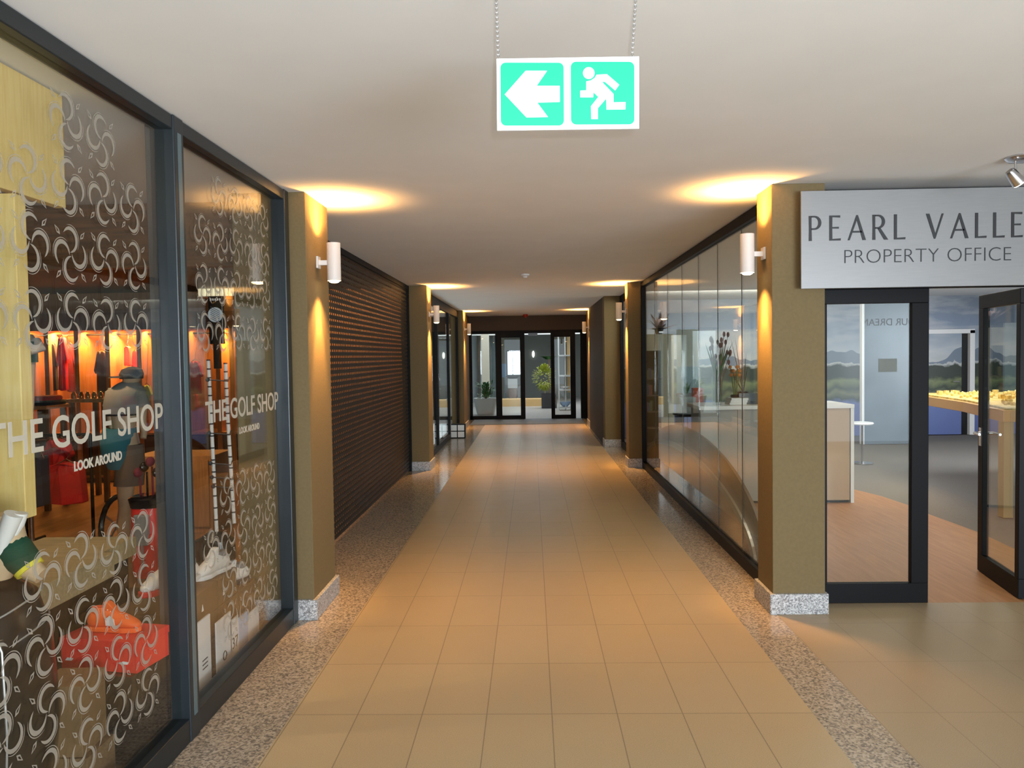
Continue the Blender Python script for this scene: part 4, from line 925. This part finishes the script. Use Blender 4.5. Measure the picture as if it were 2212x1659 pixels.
# ================================================================ ARCH BEHIND THE LONG RIGHT WINDOW
AX = 1.62
cur = [P(u, v, X=AX) for u, v in ((1393, 998), (1400, 980), (1415, 962), (1430, 953), (1460, 958), (1500, 995), (1550, 1065), (1590, 1140), (1632, 1218))]
cy_ = (cur[0].y+cur[-1].y)/2; ay = (cur[0].y-cur[-1].y)/2; az = max(p.z for p in cur)
n = 40
arc = [(cy_+ay*math.cos(PI*k/n), az*math.sin(PI*k/n)**.9+.004) for k in range(n+1)]
t = thing('arched_display', 'low arched display with silver rim lettered DREAM HOME inside the long right window', 'display', (AX, cy_, 0))
mb = MB(); mb.prism([(y, z*.955) for y, z in arc], lambda y, z: Vector((AX, y, z)), lambda y, z: Vector((AX+.07, y, z)))
obj('panel', mb, mat('glossy_floor_reflection_panel', (.62, .32, .14), .18, spec=.6), t)  # orange-brown base colour holds the reflection of the floor
mb = MB()
for (y0, z0), (y1, z1) in zip(arc, arc[1:]):
    a0 = Vector((AX-.006, y0, z0)); a1 = Vector((AX-.006, y1, z1)); s_ = .90
    c0, c1 = Vector((a0.x, cy_+(y0-cy_)*.965, z0*s_)), Vector((a1.x, cy_+(y1-cy_)*.965, z1*s_))
    mb.quad(a0, a1, c1, c0); mb.quad(a0, a1, a1+Vector((.02, 0, 0)), a0+Vector((.02, 0, 0))); mb.quad(c0, c1, c1+Vector((.02, 0, 0)), c0+Vector((.02, 0, 0)))
obj('rim', mb, mat('silver_rim', (.50, .47, .42), .3, metal=.8), t)
mb = MB()
for (y0, z0), (y1, z1) in zip(arc, arc[1:]):
    mb.quad((AX+.015, y0, z0), (AX+.015, y1, z1), (AX+.10, y1, z1), (AX+.10, y0, z0)); mb.quad((AX+.015, y0, z0*.97), (AX+.015, y1, z1*.97), (AX+.10, y1, z1*.97), (AX+.10, y0, z0*.97))
obj('top_cover', mb, mat('dark_brown_cover', (.075, .042, .025), .5), t)
y_a, y_b = P(1478, 1060, X=AX).y, P(1534, 1075, X=AX).y
mb = MB(); mb.text('DREAM HOME', .15, lambda x, z, d: Vector((AX-.001-d, (y_a+y_b)/2+.33-x, .17+z)), 1.3, .003)
obj('lettering', mb, m_black, t)
mb = MB(); mb.prism([(y, z*1.33) for y, z in arc], lambda y, z: Vector((AX+.075, y, z)), lambda y, z: Vector((AX+.10, y, z)))
obj('back_arch', mb, mat('dark_brown_arch', (.10, .055, .03), .45), t)
# ================================================================ OFFICE
YD = 8.35
t = thing('reception_desk', 'long grey-fronted reception desk with white end panel inside the office', 'desk', (2.55, YD+.3, 0))
m_deskf = mat('grey_beige_front', (.33, .31, .27), .35)
m_white2 = mat('white_laminate', (.8, .8, .78), .3)
for k in range(4):
    x = 1.78+k*.39; obj('front_panel', B(((x, YD, .03), (x+.385, YD+.02, 1.0))), m_deskf if k < 2 else mat('light_wood_front_%d' % k, (.48, .33, .20), .4), t)
obj('worktop', B(((1.76, YD-.02, 1.0), (3.38, YD+.65, 1.04))), m_white2, t, bevel=.003)
obj('end_panel', B(((3.345, YD-.012, 0), (3.38, YD+.65, 1.0))), m_white2, t, bevel=.002)
obj('plinth', B(((1.80, YD+.03, 0), (3.33, YD+.6, .03))), m_frameb, t)
obj('body', B(((1.80, YD+.021, .031), (3.34, YD+.6, .99))), m_deskf, t)
# things on the desk
ZT = 1.0405
t = thing('flower_vase', 'tall glass vase with dried reddish flowers on the reception desk', 'vase', (2.02, 8.62, ZT))
obj('vase', lathe((2.02, 8.62, ZT), [(.05, 0), (.055, .02), (.06, .30), (.055, .30), (.05, .03), (.001, .02)], 24), m_glassg, t, smooth=True)
mb = MB(); mf = MB(); ml_ = MB(); rd = random.Random(5)
for k in range(26):
    a = rd.uniform(0, 2*PI); r = rd.uniform(.02, .15); h = rd.uniform(.45, .78)
    top = Vector((2.02+r*math.cos(a), 8.62+r*math.sin(a), ZT+h)); mb.tube([(2.02+.02*math.cos(a), 8.62+.02*math.sin(a), ZT+.02), (2.02+r*.4*math.cos(a), 8.62+r*.4*math.sin(a), ZT+h*.55), top], .003, 5)
    mf.ball(top, (.016, .016, .030), 7, 5)
    if k % 2: ml_.leaf((2.02, 8.62, ZT+.25), (math.cos(a)*.35, math.sin(a)*.35, 1), h*.7, .03, .1)
obj('stems', mb, m_stem, t); obj('flowers', mf, mat('dusky_red_flower', (.16, .06, .06), .7, var=.5, scale=12), t); obj('leaves', ml_, m_green, t)
t = thing('vase_arrangement', 'small orange flowers beside the tall vase on the desk', 'flowers', (2.22, 8.66, ZT))
mb = MB(); mf = MB()
for k in range(9):
    a = k*.7; top = Vector((2.22+.05*math.cos(a), 8.66+.05*math.sin(a), ZT+.36+.05*math.sin(k*2.1))); mb.tube([(2.22, 8.66, ZT+.01), top], .003, 5); mf.ball(top, .020, 8, 6)
obj('stems', mb, m_green, t); obj('flowers', mf, mat('rust_orange_flower', (.45, .16, .03), .7), t); obj('pot', lathe((2.22, 8.66, ZT), [(.035, 0), (.05, .10), (.045, .10), (.03, .01), (.001, .01)], 16), m_bl, t, smooth=True)
t = thing('spiky_plant', 'spiky dark-leaved plant right of the vase on the desk', 'plant', (2.40, 8.7, ZT))
mb = MB()
for u, v in ((1588, 730), (1578, 728), (1612, 762), (1600, 800), (1560, 760), (1570, 790), (1615, 790)):
    e = P(u, v, Y=8.7); b0 = Vector((2.32, 8.7, ZT+.12)); d = e-b0; mb.leaf(b0, d, d.length, .03, .0)
obj('leaves', mb, mat('dark_blue_green_leaf', (.05, .08, .07), .5), t); obj('pot', lathe((2.32, 8.7, ZT), [(.05, 0), (.065, .13), (.06, .13), (.045, .02), (.001, .02)], 20), m_bl, t, smooth=True)
a = P(1592, 868, Y=8.55)
for k in range(3):
    obj('paper_stack', B(((a.x-.09+.01*k, 8.5, ZT+.024*k), (a.x+.09+.01*k, 8.72, ZT+.024*k+.023))), m_white2, None, ('lowest', 'middle', 'topmost')[k]+' white paper ream on the reception desk', 'paper', 'paper on the reception desk')
a = P(1622, 862, Y=8.6)
t = thing('monitor', 'black low monitor on the reception desk next to the paper', 'monitor', (a.x, 8.6, ZT))
obj('screen', B(((a.x-.13, 8.6, ZT+.02), (a.x+.16, 8.63, ZT+.12))), m_bl, t, bevel=.003); obj('foot', B(((a.x-.05, 8.58, ZT), (a.x+.07, 8.68, ZT+.02))), m_bl, t)
# red box, white planter
a = P(1482, 880, Y=9.6)
t = thing('white_planter', 'white square planter with thin grass behind the long right window', 'planter', (a.x, 9.6, 0))
z0, z1 = P(1482, 893, Y=9.6).z, P(1482, 858, Y=9.6).z; x0, x1 = P(1464, 870, Y=9.6).x, P(1500, 870, Y=9.6).x
obj('pot', B(((x0, 9.5, z0), (x1, 9.72, z1))), mat('pale_blue_white', (.6, .72, .78), .4), t, bevel=.004)
mb = MB()
for k in range(16):
    an = k*2.4; mb.leaf(((x0+x1)/2, 9.6, z1-.005), (math.cos(an)*.3, math.sin(an)*.3, 1), .18+.05*(k % 3), .012, .25)
obj('grass', mb, m_green, t)
obj('side_table', B(((x0-.02, 9.42, z0-.03), (x1+.12, 9.85, z0-.001)), ((x0, 9.46, 0), (x0+.05, 9.5, z0-.03)), ((x1+.02, 9.46, 0), (x1+.07, 9.5, z0-.03)), ((x0, 9.76, 0), (x0+.05, 9.8, z0-.03)), ((x1+.02, 9.76, 0), (x1+.07, 9.8, z0-.03))), m_bl, None, 'black side table under the white planter', 'table')
a, b = P(1486, 838, Y=9.75), P(1510, 856, Y=9.75)
obj('red_box', B(((x1+.005, 9.62, z0), (x1+.11, 9.80, a.z))), mat('orange_red_card', (.75, .10, .05), .5), None, 'orange red box beside the white planter', 'box', bevel=.004)
# banner
a, b = P(1461, 712, Y=10.6), P(1508, 848, Y=10.6)
t = thing('banner_stand', 'white roll-up banner with pale blue lower half behind the right window', 'banner', ((a.x+b.x)/2, 10.6, 0))
zm = P(1480, 792, Y=10.6).z
obj('banner_sheet', B(((a.x, 10.6, zm), (b.x, 10.604, a.z))), mat('banner_white', (.62, .68, .62), .6), t)
obj('banner_sheet', B(((a.x, 10.6, b.z), (b.x, 10.604, zm))), mat('banner_blue', (.40, .58, .66), .6), t, label='pale blue lower half')
obj('banner_base', B(((a.x-.02, 10.55, b.z-.05), (b.x+.02, 10.65, b.z))), m_chrome, t); obj('pole', MB().tube([((a.x+b.x)/2, 10.61, 0), ((a.x+b.x)/2, 10.61, a.z)], .01), m_chrome, t)
# white shelf frame
a, b = P(1403, 722, Y=12.5), P(1442, 858, Y=12.5)
t = thing('bookcase', 'cream framed bookcase with dark shelves at the far end of the right window', 'bookcase', ((a.x+b.x)/2, 12.6, 0))
m_cream = mat('cream_frame', (.62, .58, .42), .5)
obj('top_panel', B(((a.x-.25, 12.5, a.z-.26), (b.x+.1, 12.8, a.z))), m_cream, t); obj('side_panel', B(((b.x-.10, 12.5, 0), (b.x+.1, 12.8, a.z-.26))), m_cream, t); obj('side_panel', B(((a.x-.25, 12.5, 0), (a.x-.15, 12.8, a.z-.26))), m_cream, t)
obj('back', B(((a.x-.15, 12.75, .02), (b.x-.10, 12.8, a.z-.26))), m_frameb, t)
for k in range(5): obj('shelf', B(((a.x-.15, 12.52, .15+.26*k), (b.x-.10, 12.75, .17+.26*k))), m_stem, t)
bk = random.Random(9)
for k in range(3):
    x = a.x-.12
    for j in range(5):
        w_ = bk.uniform(.025, .05); h_ = bk.uniform(.14, .2)
        if x+w_ > b.x-.12: break
        obj('book', B(((x, 12.56, .67+.26*k+.001), (x+w_-.003, 12.7, .67+.26*k+h_+.001))), mat('book_%d_%d' % (k, j), (bk.uniform(.05, .3), bk.uniform(.05, .2), bk.uniform(.04, .2)), .6), None, 'dark book on the cream bookcase, %s shelf, %s from the left' % (('lower', 'middle', 'upper')[k], ('first', 'second', 'third', 'fourth', 'fifth')[j]), 'book', 'books on the cream bookcase'); x += w_
t = thing('bouquet', 'dark dried bouquet on top of the cream bookcase', 'bouquet', ((a.x+b.x)/2, 12.6, a.z))
mb = MB(); bx_ = (a.x+b.x)/2+.03
for k in range(30):
    an = k*2.39; rr_ = .26*math.sqrt(k/30); mb.leaf((bx_, 12.62, a.z+.06), (rr_*math.cos(an)*2, rr_*math.sin(an)*2, .5+.4*math.cos(k)), .16+.1*(k % 3), .06, .1)
obj('twigs', mb, mat('dark_purple_twig', (.07, .045, .045), .7), t); obj('pot', lathe((bx_, 12.62, a.z), [(.05, 0), (.08, .10), (.07, .10), (.04, .01), (.001, .01)], 16), m_bl, t, smooth=True)
# mural door, partition, model table, small table
a, b = P(2002, 712, Y=14.98), P(2100, 945, Y=14.98)
t = thing('door_3', 'mural-covered door with bright white frame in the mural wall', 'door', ((a.x+b.x)/2, 14.95, 0), kind='structure')
zt4 = P(2098, 713, Y=14.95).z
obj('door_frame', B(((b.x-.09, 14.90, 0), (b.x, 15.0, zt4)), ((b.x-1.35, 14.90, zt4-.06), (b.x, 15.0, zt4+.02)), ((b.x-1.35, 14.90, 0), (b.x-1.27, 15.0, zt4))), mat('bright_white_frame', (.9, .9, .9), .4), t, bevel=.003)
dl = obj('door_leaf', B(((b.x-1.27, 14.93, .01), (b.x-.23, 14.97, zt4-.06))), m_mural, t); obj('dark_gap', B(((b.x-.23, 14.985, 0), (b.x-.09, 14.995, zt4-.06))), m_bl, t)
obj('door_handle', MB().tube([(b.x-.30, 14.93, 1.0), (b.x-.30, 14.88, 1.0), (b.x-.42, 14.87, 1.0)], .012, 8), m_chrome, t)
a, b = P(1861, 700, Y=13.6), P(1964, 942, Y=13.6)
t = thing('glass_partition', 'grey printed partition with mirrored lettering OUR DREAM inside the office', 'partition', ((a.x+b.x)/2, 13.6, 0))
obj('panel', B(((a.x+.04, 13.6, 0), (b.x, 13.66, 2.6))), mat('grey_print_panel', (.16, .20, .24), .25, var=.25, scale=1.2), t)
obj('edge', B(((a.x, 13.58, 0), (a.x+.04, 13.67, 2.6))), m_white2, t, label='white edge strip')
mb = MB(); mb.text('OUR DREAM', .17, lambda x, z, d: Vector(((a.x+b.x)/2+.05-x, 13.597-d, P(1910, 703, Y=13.6).z+z)), .95)
obj('lettering', mb, mat('grey_lettering', (.05, .055, .06), .6), t)
c1, c2 = P(1898, 775, Y=13.6), P(1937, 803, Y=13.6)
obj('picture', B(((c1.x, 13.590, c2.z), (c2.x, 13.599, c1.z))), mat('olive_photo', (.06, .06, .03), .5, var=.4, scale=8), t)
# white stool table
a = P(1858, 912, Y=11.3); zf = a.z
t = thing('side_table', 'small round white table on a chrome pole in the office', 'table', (a.x, 11.3, 0))
obj('table_top', lathe((a.x, 11.3, zf), [(.17, -.03), (.18, -.015), (.17, 0), (.001, 0)], 28), m_white2, t, smooth=True); obj('pole', MB().tube([(a.x+.03, 11.3, .01), (a.x+.03, 11.3, zf-.03)], .016), m_chrome, t); obj('foot', lathe((a.x+.03, 11.3, 0), [(.15, 0), (.15, .01), (.02, .02), (.001, .02)], 24), m_chrome, t, smooth=True)
# model table
za = .86
nr = P(2200, 1128, Z=0)
t = thing('model_table', 'wooden table with a lit golf estate model inside the office', 'table', (5.0, 9.2, 0))
x0, x1, y0, y1 = 4.30, 7.6, 8.6, 11.4
x0 = P(1975, 880, Y=10.2).x; y0 = 7.35; zt5 = P(2195, 930, Y=y0).z+.0
pts = [P(2205, 925, Y=7.35), P(2205+500, 925, Y=7.35)]
xL = P(2188, 925, Y=7.35).x
poly = [(P(1970, 880, Y=10.4).x, 10.4), (P(2080, 880, Y=8.8).x, 8.8), (xL, 7.5), (xL+2.2, 7.5), (xL+2.6, 10.4)]
ztp = 1.02
obj('table_top', MB().prism(poly, lambda x, y: Vector((x, y, ztp-.11)), lambda x, y: Vector((x, y, ztp))), mat('golden_wood', (.50, .28, .10), .4), t, bevel=.004)
mb = MB(); rr = random.Random(4)
obj('terrain', MB().prism([(x+(6.2-x)*.03, y+(9-y)*.03) for x, y in poly], lambda x, y: Vector((x, y, ztp)), lambda x, y: Vector((x, y, ztp+.02))), mat('model_terrain', (.45, .35, .10), .6, var=.5, scale=14), t)
for k in range(150):
    yy = rr.uniform(7.7, 10.2); xl = xL+.1 if yy < 7.5 else (xL + (poly[0][0]-xL)*(yy-7.5)/2.9)+.15
    xx = xl+rr.uniform(0, 1.6); h_ = rr.uniform(.02, .05)
    if k % 2: mb.box((xx, yy, ztp+.02), (xx+.05, yy+.05, ztp+.02+h_))
    else: mb.ball((xx, yy, ztp+.035), (.02, .02, .025), 6, 4)
obj('model_houses', mb, mat('yellow_model_paint', (.75, .50, .15), .6, var=.4, scale=30), t, kind='stuff')
for x, y in ((xL+.02, 7.52), (xL+1.9, 7.6), (xL+1.3, 9.1), (xL+2.2, 10.1), (poly[0][0]+1.5, 10.25)):
    obj('leg', B(((x, y, 0), (x+.09, y+.09, ztp-.11))), mat('tan_leg', (.42, .28, .13), .5) if 'tan_leg' not in bpy.data.materials else bpy.data.materials['tan_leg'], t)
area('model_lamp', (xL+.6, 8.8, 2.55), (xL+.2, 8.9, 1), 1.0, 1.0, 26, (1, .72, .35), 110)
ls = thing('ceiling_light', 'long white ceiling strip light visible above the open office doorway', 'ceiling light', (5.2, 11, 2.57))
a, b = P(2015, 632, Y=10.8), P(2200, 628, Y=10.8)
obj('housing', B(((a.x, 10.8, 2.54), (b.x+.6, 11.1, 2.604))), m_white2, ls); obj('diffuser', B(((a.x+.03, 10.83, 2.53), (b.x+.57, 11.07, 2.54))), mat('lit_diffuser', (1, 1, 1), .5, emit=(1, 1, .97), es=1.6), ls)
# ================================================================ FAR DOORS AND LOBBY
YF = 19.9
def fx(px): return P(px, 800, Y=YF).x
df = thing('door_4', 'black framed sliding glass doors at the far end, middle leaf open', 'door', (0, YF+.03, 0), kind='structure')
x_ = [fx(u) for u in (1012, 1020, 1071, 1084, 1124, 1134, 1190, 1198, 1232, 1243, 1254, 1272)]
obj('frame', B(((x_[0], YF, 0), (x_[1], YF+.06, 2.24)), ((x_[0], YF, 2.16), (x_[11], YF+.06, 2.24)), ((x_[10], YF, 0), (x_[11]+.12, YF+.06, 2.24)), ((x_[0], YF, 0), (x_[2], YF+.06, .09))), m_frameb, df, bevel=.003)
obj('glass_pane', B(((x_[1], YF+.025, .09), (x_[2], YF+.035, 2.16))), m_glass, df)
for a, b, c, d, ll in ((x_[2], x_[3], x_[4], x_[5], 'left sliding leaf'), (x_[6], x_[7], x_[8], x_[9], 'right sliding leaf')):
    lf2 = obj('door_leaf', B(((a, YF-.05, .005), (b, YF-.005, 2.2)), ((c, YF-.05, .005), (d, YF-.005, 2.2)), ((b, YF-.05, .005), (c, YF-.005, .10)), ((b, YF-.05, 2.06), (c, YF-.005, 2.2))), m_frameb, df, bevel=.003, label=ll)
    obj('glass_pane', B(((b, YF-.03, .10), (c, YF-.02, 2.06))), m_glass, lf2)
obj('door_closer', B(((fx(1142), YF-.01, 2.10), (fx(1162), YF+.06, 2.17))), m_bl, df)
obj('threshold', B(((x_[0], YF-.06, .0), (x_[11], YF+.08, .004))), m_frame, df)
# lobby shell
m_lg = mat('lobby_grey_wall', (.24, .26, .24), .7)
struct('wall_left', B(((-2.15, 20.06, 0), (-2.05, 30, ZC))), mat('pale_blue_wall', (.55, .62, .66), .7), 'pale blue side wall of the far lobby', 'wall')
struct('column', B(((P(1040, 800, Y=25).x, 25, 0), (P(1056, 800, Y=25).x, 25.4, ZC))), mat('cream_column_paint', (.62, .55, .44), .7), 'cream column in the far lobby above the tilted planter', 'column')
YB2 = 30.0
wx0, wx1 = P(1094, 780, Y=YB2).x, P(1127, 780, Y=YB2).x; wz0, wz1 = P(1100, 812, Y=YB2).z, P(1100, 757, Y=YB2).z
struct('wall_far', B(((-4, YB2, 0), (wx0, YB2+.1, ZC)), ((wx1, YB2, 0), (6, YB2+.1, ZC)), ((wx0, YB2, 0), (wx1, YB2+.1, wz0)), ((wx0, YB2, wz1), (wx1, YB2+.1, ZC))), m_lg, 'grey green far lobby wall with a bright window', 'wall')
struct('wall_right', B(((2.6, 20.06, 0), (2.7, 30, ZC))), m_wallw, 'pale wall on the right of the far lobby', 'wall')
w8 = thing('window_8', 'bright daylight window in the far lobby wall', 'window', ((wx0+wx1)/2, YB2+.05, wz0), kind='structure')
obj('frame', B(((wx0, YB2+.03, wz0), (wx0+.04, YB2+.07, wz1)), ((wx1-.04, YB2+.03, wz0), (wx1, YB2+.07, wz1)), ((wx0+.22, YB2+.03, wz0), (wx0+.25, YB2+.07, wz1)), ((wx0, YB2+.03, wz1-.04), (wx1, YB2+.07, wz1)), ((wx0, YB2+.03, wz0), (wx1, YB2+.07, wz0+.04))), m_frame, w8)
obj('glass_pane', B(((wx0+.04, YB2+.045, wz0+.04), (wx1-.04, YB2+.055, wz1-.04))), m_glass, w8)
struct('trim_7', B(((-2.05, 26.4, 2.30), (2.6, 26.5, ZC-.004))), m_wallw, 'white bulkhead across the far lobby ceiling', 'bulkhead')
t = thing('curtain', 'grey blue curtain panel at the left of the far lobby', 'curtain', (P(1064, 800, Y=27).x, 27, 0))
mb = MB(); xs0, xs1 = P(1056, 800, Y=27).x, P(1076, 800, Y=27).x; n = 24
pl = [(xs0+(xs1-xs0)*k/n, .03*math.sin(k*1.6)) for k in range(n+1)]
for (xa_, ya), (xb_, yb) in zip(pl, pl[1:]):
    mb.quad((xa_, 27+ya, .0), (xb_, 27+yb, .0), (xb_, 27+yb, 2.3), (xa_, 27+ya, 2.3)); mb.quad((xa_, 27.01+ya, .0), (xb_, 27.01+yb, .0), (xb_, 27.01+yb, 2.3), (xa_, 27.01+ya, 2.3))
obj('cloth', mb, mat('blue_grey_curtain', (.22, .27, .28), .8), t, smooth=True); obj('rail', MB().tube([(xs0-.05, 27, 2.31), (xs1+.05, 27, 2.31)], .015), m_chrome, t)
YP = 21.6
def lp(u, v, Y=YP): return P(u, v, Y=Y)
t = thing('planter', 'large tilted white planter with dark green shrub behind the far left door pane', 'planter', (lp(1052, 893).x, YP, 0))
bx, tx = lp(1050, 893), lp(1052, 862); zt6 = lp(1052, 860).z
obj('pot', MB().loft([((lp(1050, 893).x, YP, .0), .23, .23), ((lp(1050, 893).x, YP, zt6*.5), .29, .27), ((lp(1051, 893).x, YP, zt6), .34, .30), ((lp(1051, 893).x, YP, zt6), .30, .26), ((lp(1051, 893).x, YP, zt6-.05), .28, .24)], 4*6, pw=6), m_white, t, smooth=True)
mb = MB(); cx0 = lp(1050, 893).x
for k in range(110):
    an = k*2.4; el = .3+1.2*rr.random(); hh = rr.uniform(.02, .4); rad = rr.uniform(0, .2)
    mb.leaf((cx0+rad*math.cos(an), YP+rad*math.sin(an), zt6-.02+hh), (math.cos(an)*math.cos(el), math.sin(an)*math.cos(el), math.sin(el)), rr.uniform(.12, .26), .07, .35)
obj('foliage', mb, m_green, t); mb = MB()
for k in range(7): an = k*.9; mb.tube([(cx0, YP, zt6-.05), (cx0+.15*math.cos(an), YP+.15*math.sin(an), zt6+.3)], .012, 6)
obj('stems', mb, m_stem, t)
YG = 24
t = thing('topiary_shrub', 'yellow green rounded shrub in a black pot by the right sliding leaf', 'shrub', (P(1177, 880, Y=YG).x, YG, 0))
c0 = P(1176, 815, Y=YG); mb = MB()
for k in range(420):
    a = rr.uniform(0, 2*PI); el = rr.uniform(-1.4, 1.5); r_ = rr.uniform(.6, 1)*.33
    d = Vector((math.cos(a)*math.cos(el), math.sin(a)*math.cos(el), math.sin(el)*1.1)); mb.leaf(c0+d*r_, d+Vector((0, 0, .3)), .10, .05, .2, 2)
obj('foliage', mb, m_green2, t); mb = MB()
mb.tube([(c0.x+.02, YG, .35), (c0.x, YG, c0.z-.2)], .022, 8); obj('trunk', mb, m_legm, t)
obj('pot', B(((c0.x-.10, YG-.2, 0), (c0.x+.36, YG+.2, .45))), m_bl, t, bevel=.01)
mb = MB(); a = P(1186, 770, Y=26.2)
for k in range(60): an = k*2.4; mb.leaf((a.x+.1*math.cos(an), 26.2, a.z-.1), (math.cos(an), math.sin(an), .9), .3, .08, .3)
t = thing('potted_plant', 'tall green leafy plant behind the yellow green shrub', 'plant', (a.x, 26.2, 0)); obj('foliage', mb, m_green, t); obj('trunk', MB().tube([(a.x, 26.2, .3), (a.x, 26.2, a.z-.05)], .02), m_stem, t); obj('pot', lathe((a.x, 26.2, 0), [(.18, 0), (.22, .35), (.20, .35), (.16, .05), (.001, .05)], 20), m_bl, t, smooth=True)
# bench
YN = 25.2
a, b = P(1075, 862, Y=YN), P(1178, 882, Y=YN)
t = thing('bench', 'long golden wooden bench with rounded end on the far lobby floor', 'bench', ((a.x+b.x)/2, YN, 0))
zb0, zb1 = P(1130, 884, Y=YN).z, P(1130, 861, Y=YN).z
m_gold = mat('golden_bench_wood', (.72, .47, .20), .45)
mb = MB(); n = 16; pl = [(-1.1, -.25), (b.x-.15, -.25)]+[(b.x-.15+.22*math.sin(PI*k/n), -.25*math.cos(PI*k/n)) for k in range(1, n)]+[(b.x-.15, .25), (-1.1, .25)]
mb.prism(pl, lambda x, y: Vector((x, YN+y, zb0+.04)), lambda x, y: Vector((x, YN+y, zb1))); obj('seat', mb, m_gold, t, bevel=.01)
obj('base', B(((-1.05, YN-.18, 0), (b.x-.2, YN+.18, zb0+.04))), m_stem, t)
# white pot near window, wall cabinet, shelf on the right
a, b = P(1097, 818, Y=28.5), P(1118, 838, Y=28.5)
t = thing('planter', 'white square planter with dark shrub below the bright window', 'planter', ((a.x+b.x)/2, 28.5, 0)); obj('pot', B(((a.x, 28.3, b.z), (b.x, 28.7, a.z))), m_white, t, bevel=.01)
obj('stand', B(((a.x+.02, 28.32, 0), (b.x-.02, 28.68, b.z))), m_stem, t)
mb = MB()
for k in range(60): an = k*2.4; mb.leaf(((a.x+b.x)/2+.1*math.cos(an), 28.5, a.z-.03), (math.cos(an)*.8, math.sin(an)*.8, .8), .3, .07, .3)
obj('foliage', mb, mat('very_dark_green', (.015, .03, .015), .6), t)
a, b = P(1084, 786, Y=28.9), P(1094, 815, Y=28.9)
obj('blue_poster', B(((a.x, 28.9, b.z), (b.x, 28.93, a.z)), (((a.x+b.x)/2-.01, 28.91, 0), ((a.x+b.x)/2+.01, 28.93, b.z))), mat('soft_blue', (.20, .38, .60), .5), None, 'soft blue poster on a stand left of the bright window', 'poster')
t = thing('display_shelf', 'white and wooden display shelf seen through the right sliding leaf', 'shelf', (P(1218, 800, Y=23).x, 23, 0))
x0, x1 = P(1206, 800, Y=23).x, P(1234, 800, Y=23).x
for v in (722, 768, 812, 842, 880): z = P(1218, v, Y=23).z; obj('shelf', B(((x0, 22.85, z-.02), (x1, 23.2, z+.02))), m_white, t)
for x in (x0, (x0+x1)/2, x1-.03): obj('upright', B(((x, 22.9, 0), (x+.03, 23.15, P(1218, 715, Y=23).z))), m_white, t)
obj('back_board', B((((x0+x1)/2+.08, 23.2, .5), (x1, 23.23, 2.25))), m_gold, t)
z = P(1218, 880, Y=23).z+.021
obj('bowl', lathe(((x0+x1)/2, 23.02, z), [(.06, 0), (.13, .06), (.16, .14), (.15, .14), (.11, .06), (.001, .02)], 20), mat('pale_blue_bowl', (.35, .5, .75), .4), None, 'pale blue bowl on the lowest shelf behind the far doors', 'bowl', smooth=True)
z = P(1218, 842, Y=23).z+.021
obj('bowl', lathe(((x0+x1)/2, 23.02, z), [(.05, 0), (.10, .03), (.14, .07), (.13, .07), (.08, .03), (.001, .01)], 20), m_white, None, 'white bowl on the second lowest shelf behind the far doors', 'bowl', smooth=True)
obj('flash_glint', MB().ball((P(1152, 765, Y=29.9).x, 29.93, P(1152, 765, Y=29.9).z), (.05, .03, .13)), mat('glint_glow', (1, 1, 1), .4, emit=(1, 1, .95), es=1.5), None, 'small glowing oval added for the flash reflection, on the grey far wall', 'wall lamp', smooth=True)  # no lamp here: glowing oval imitates the flash reflected in the doors
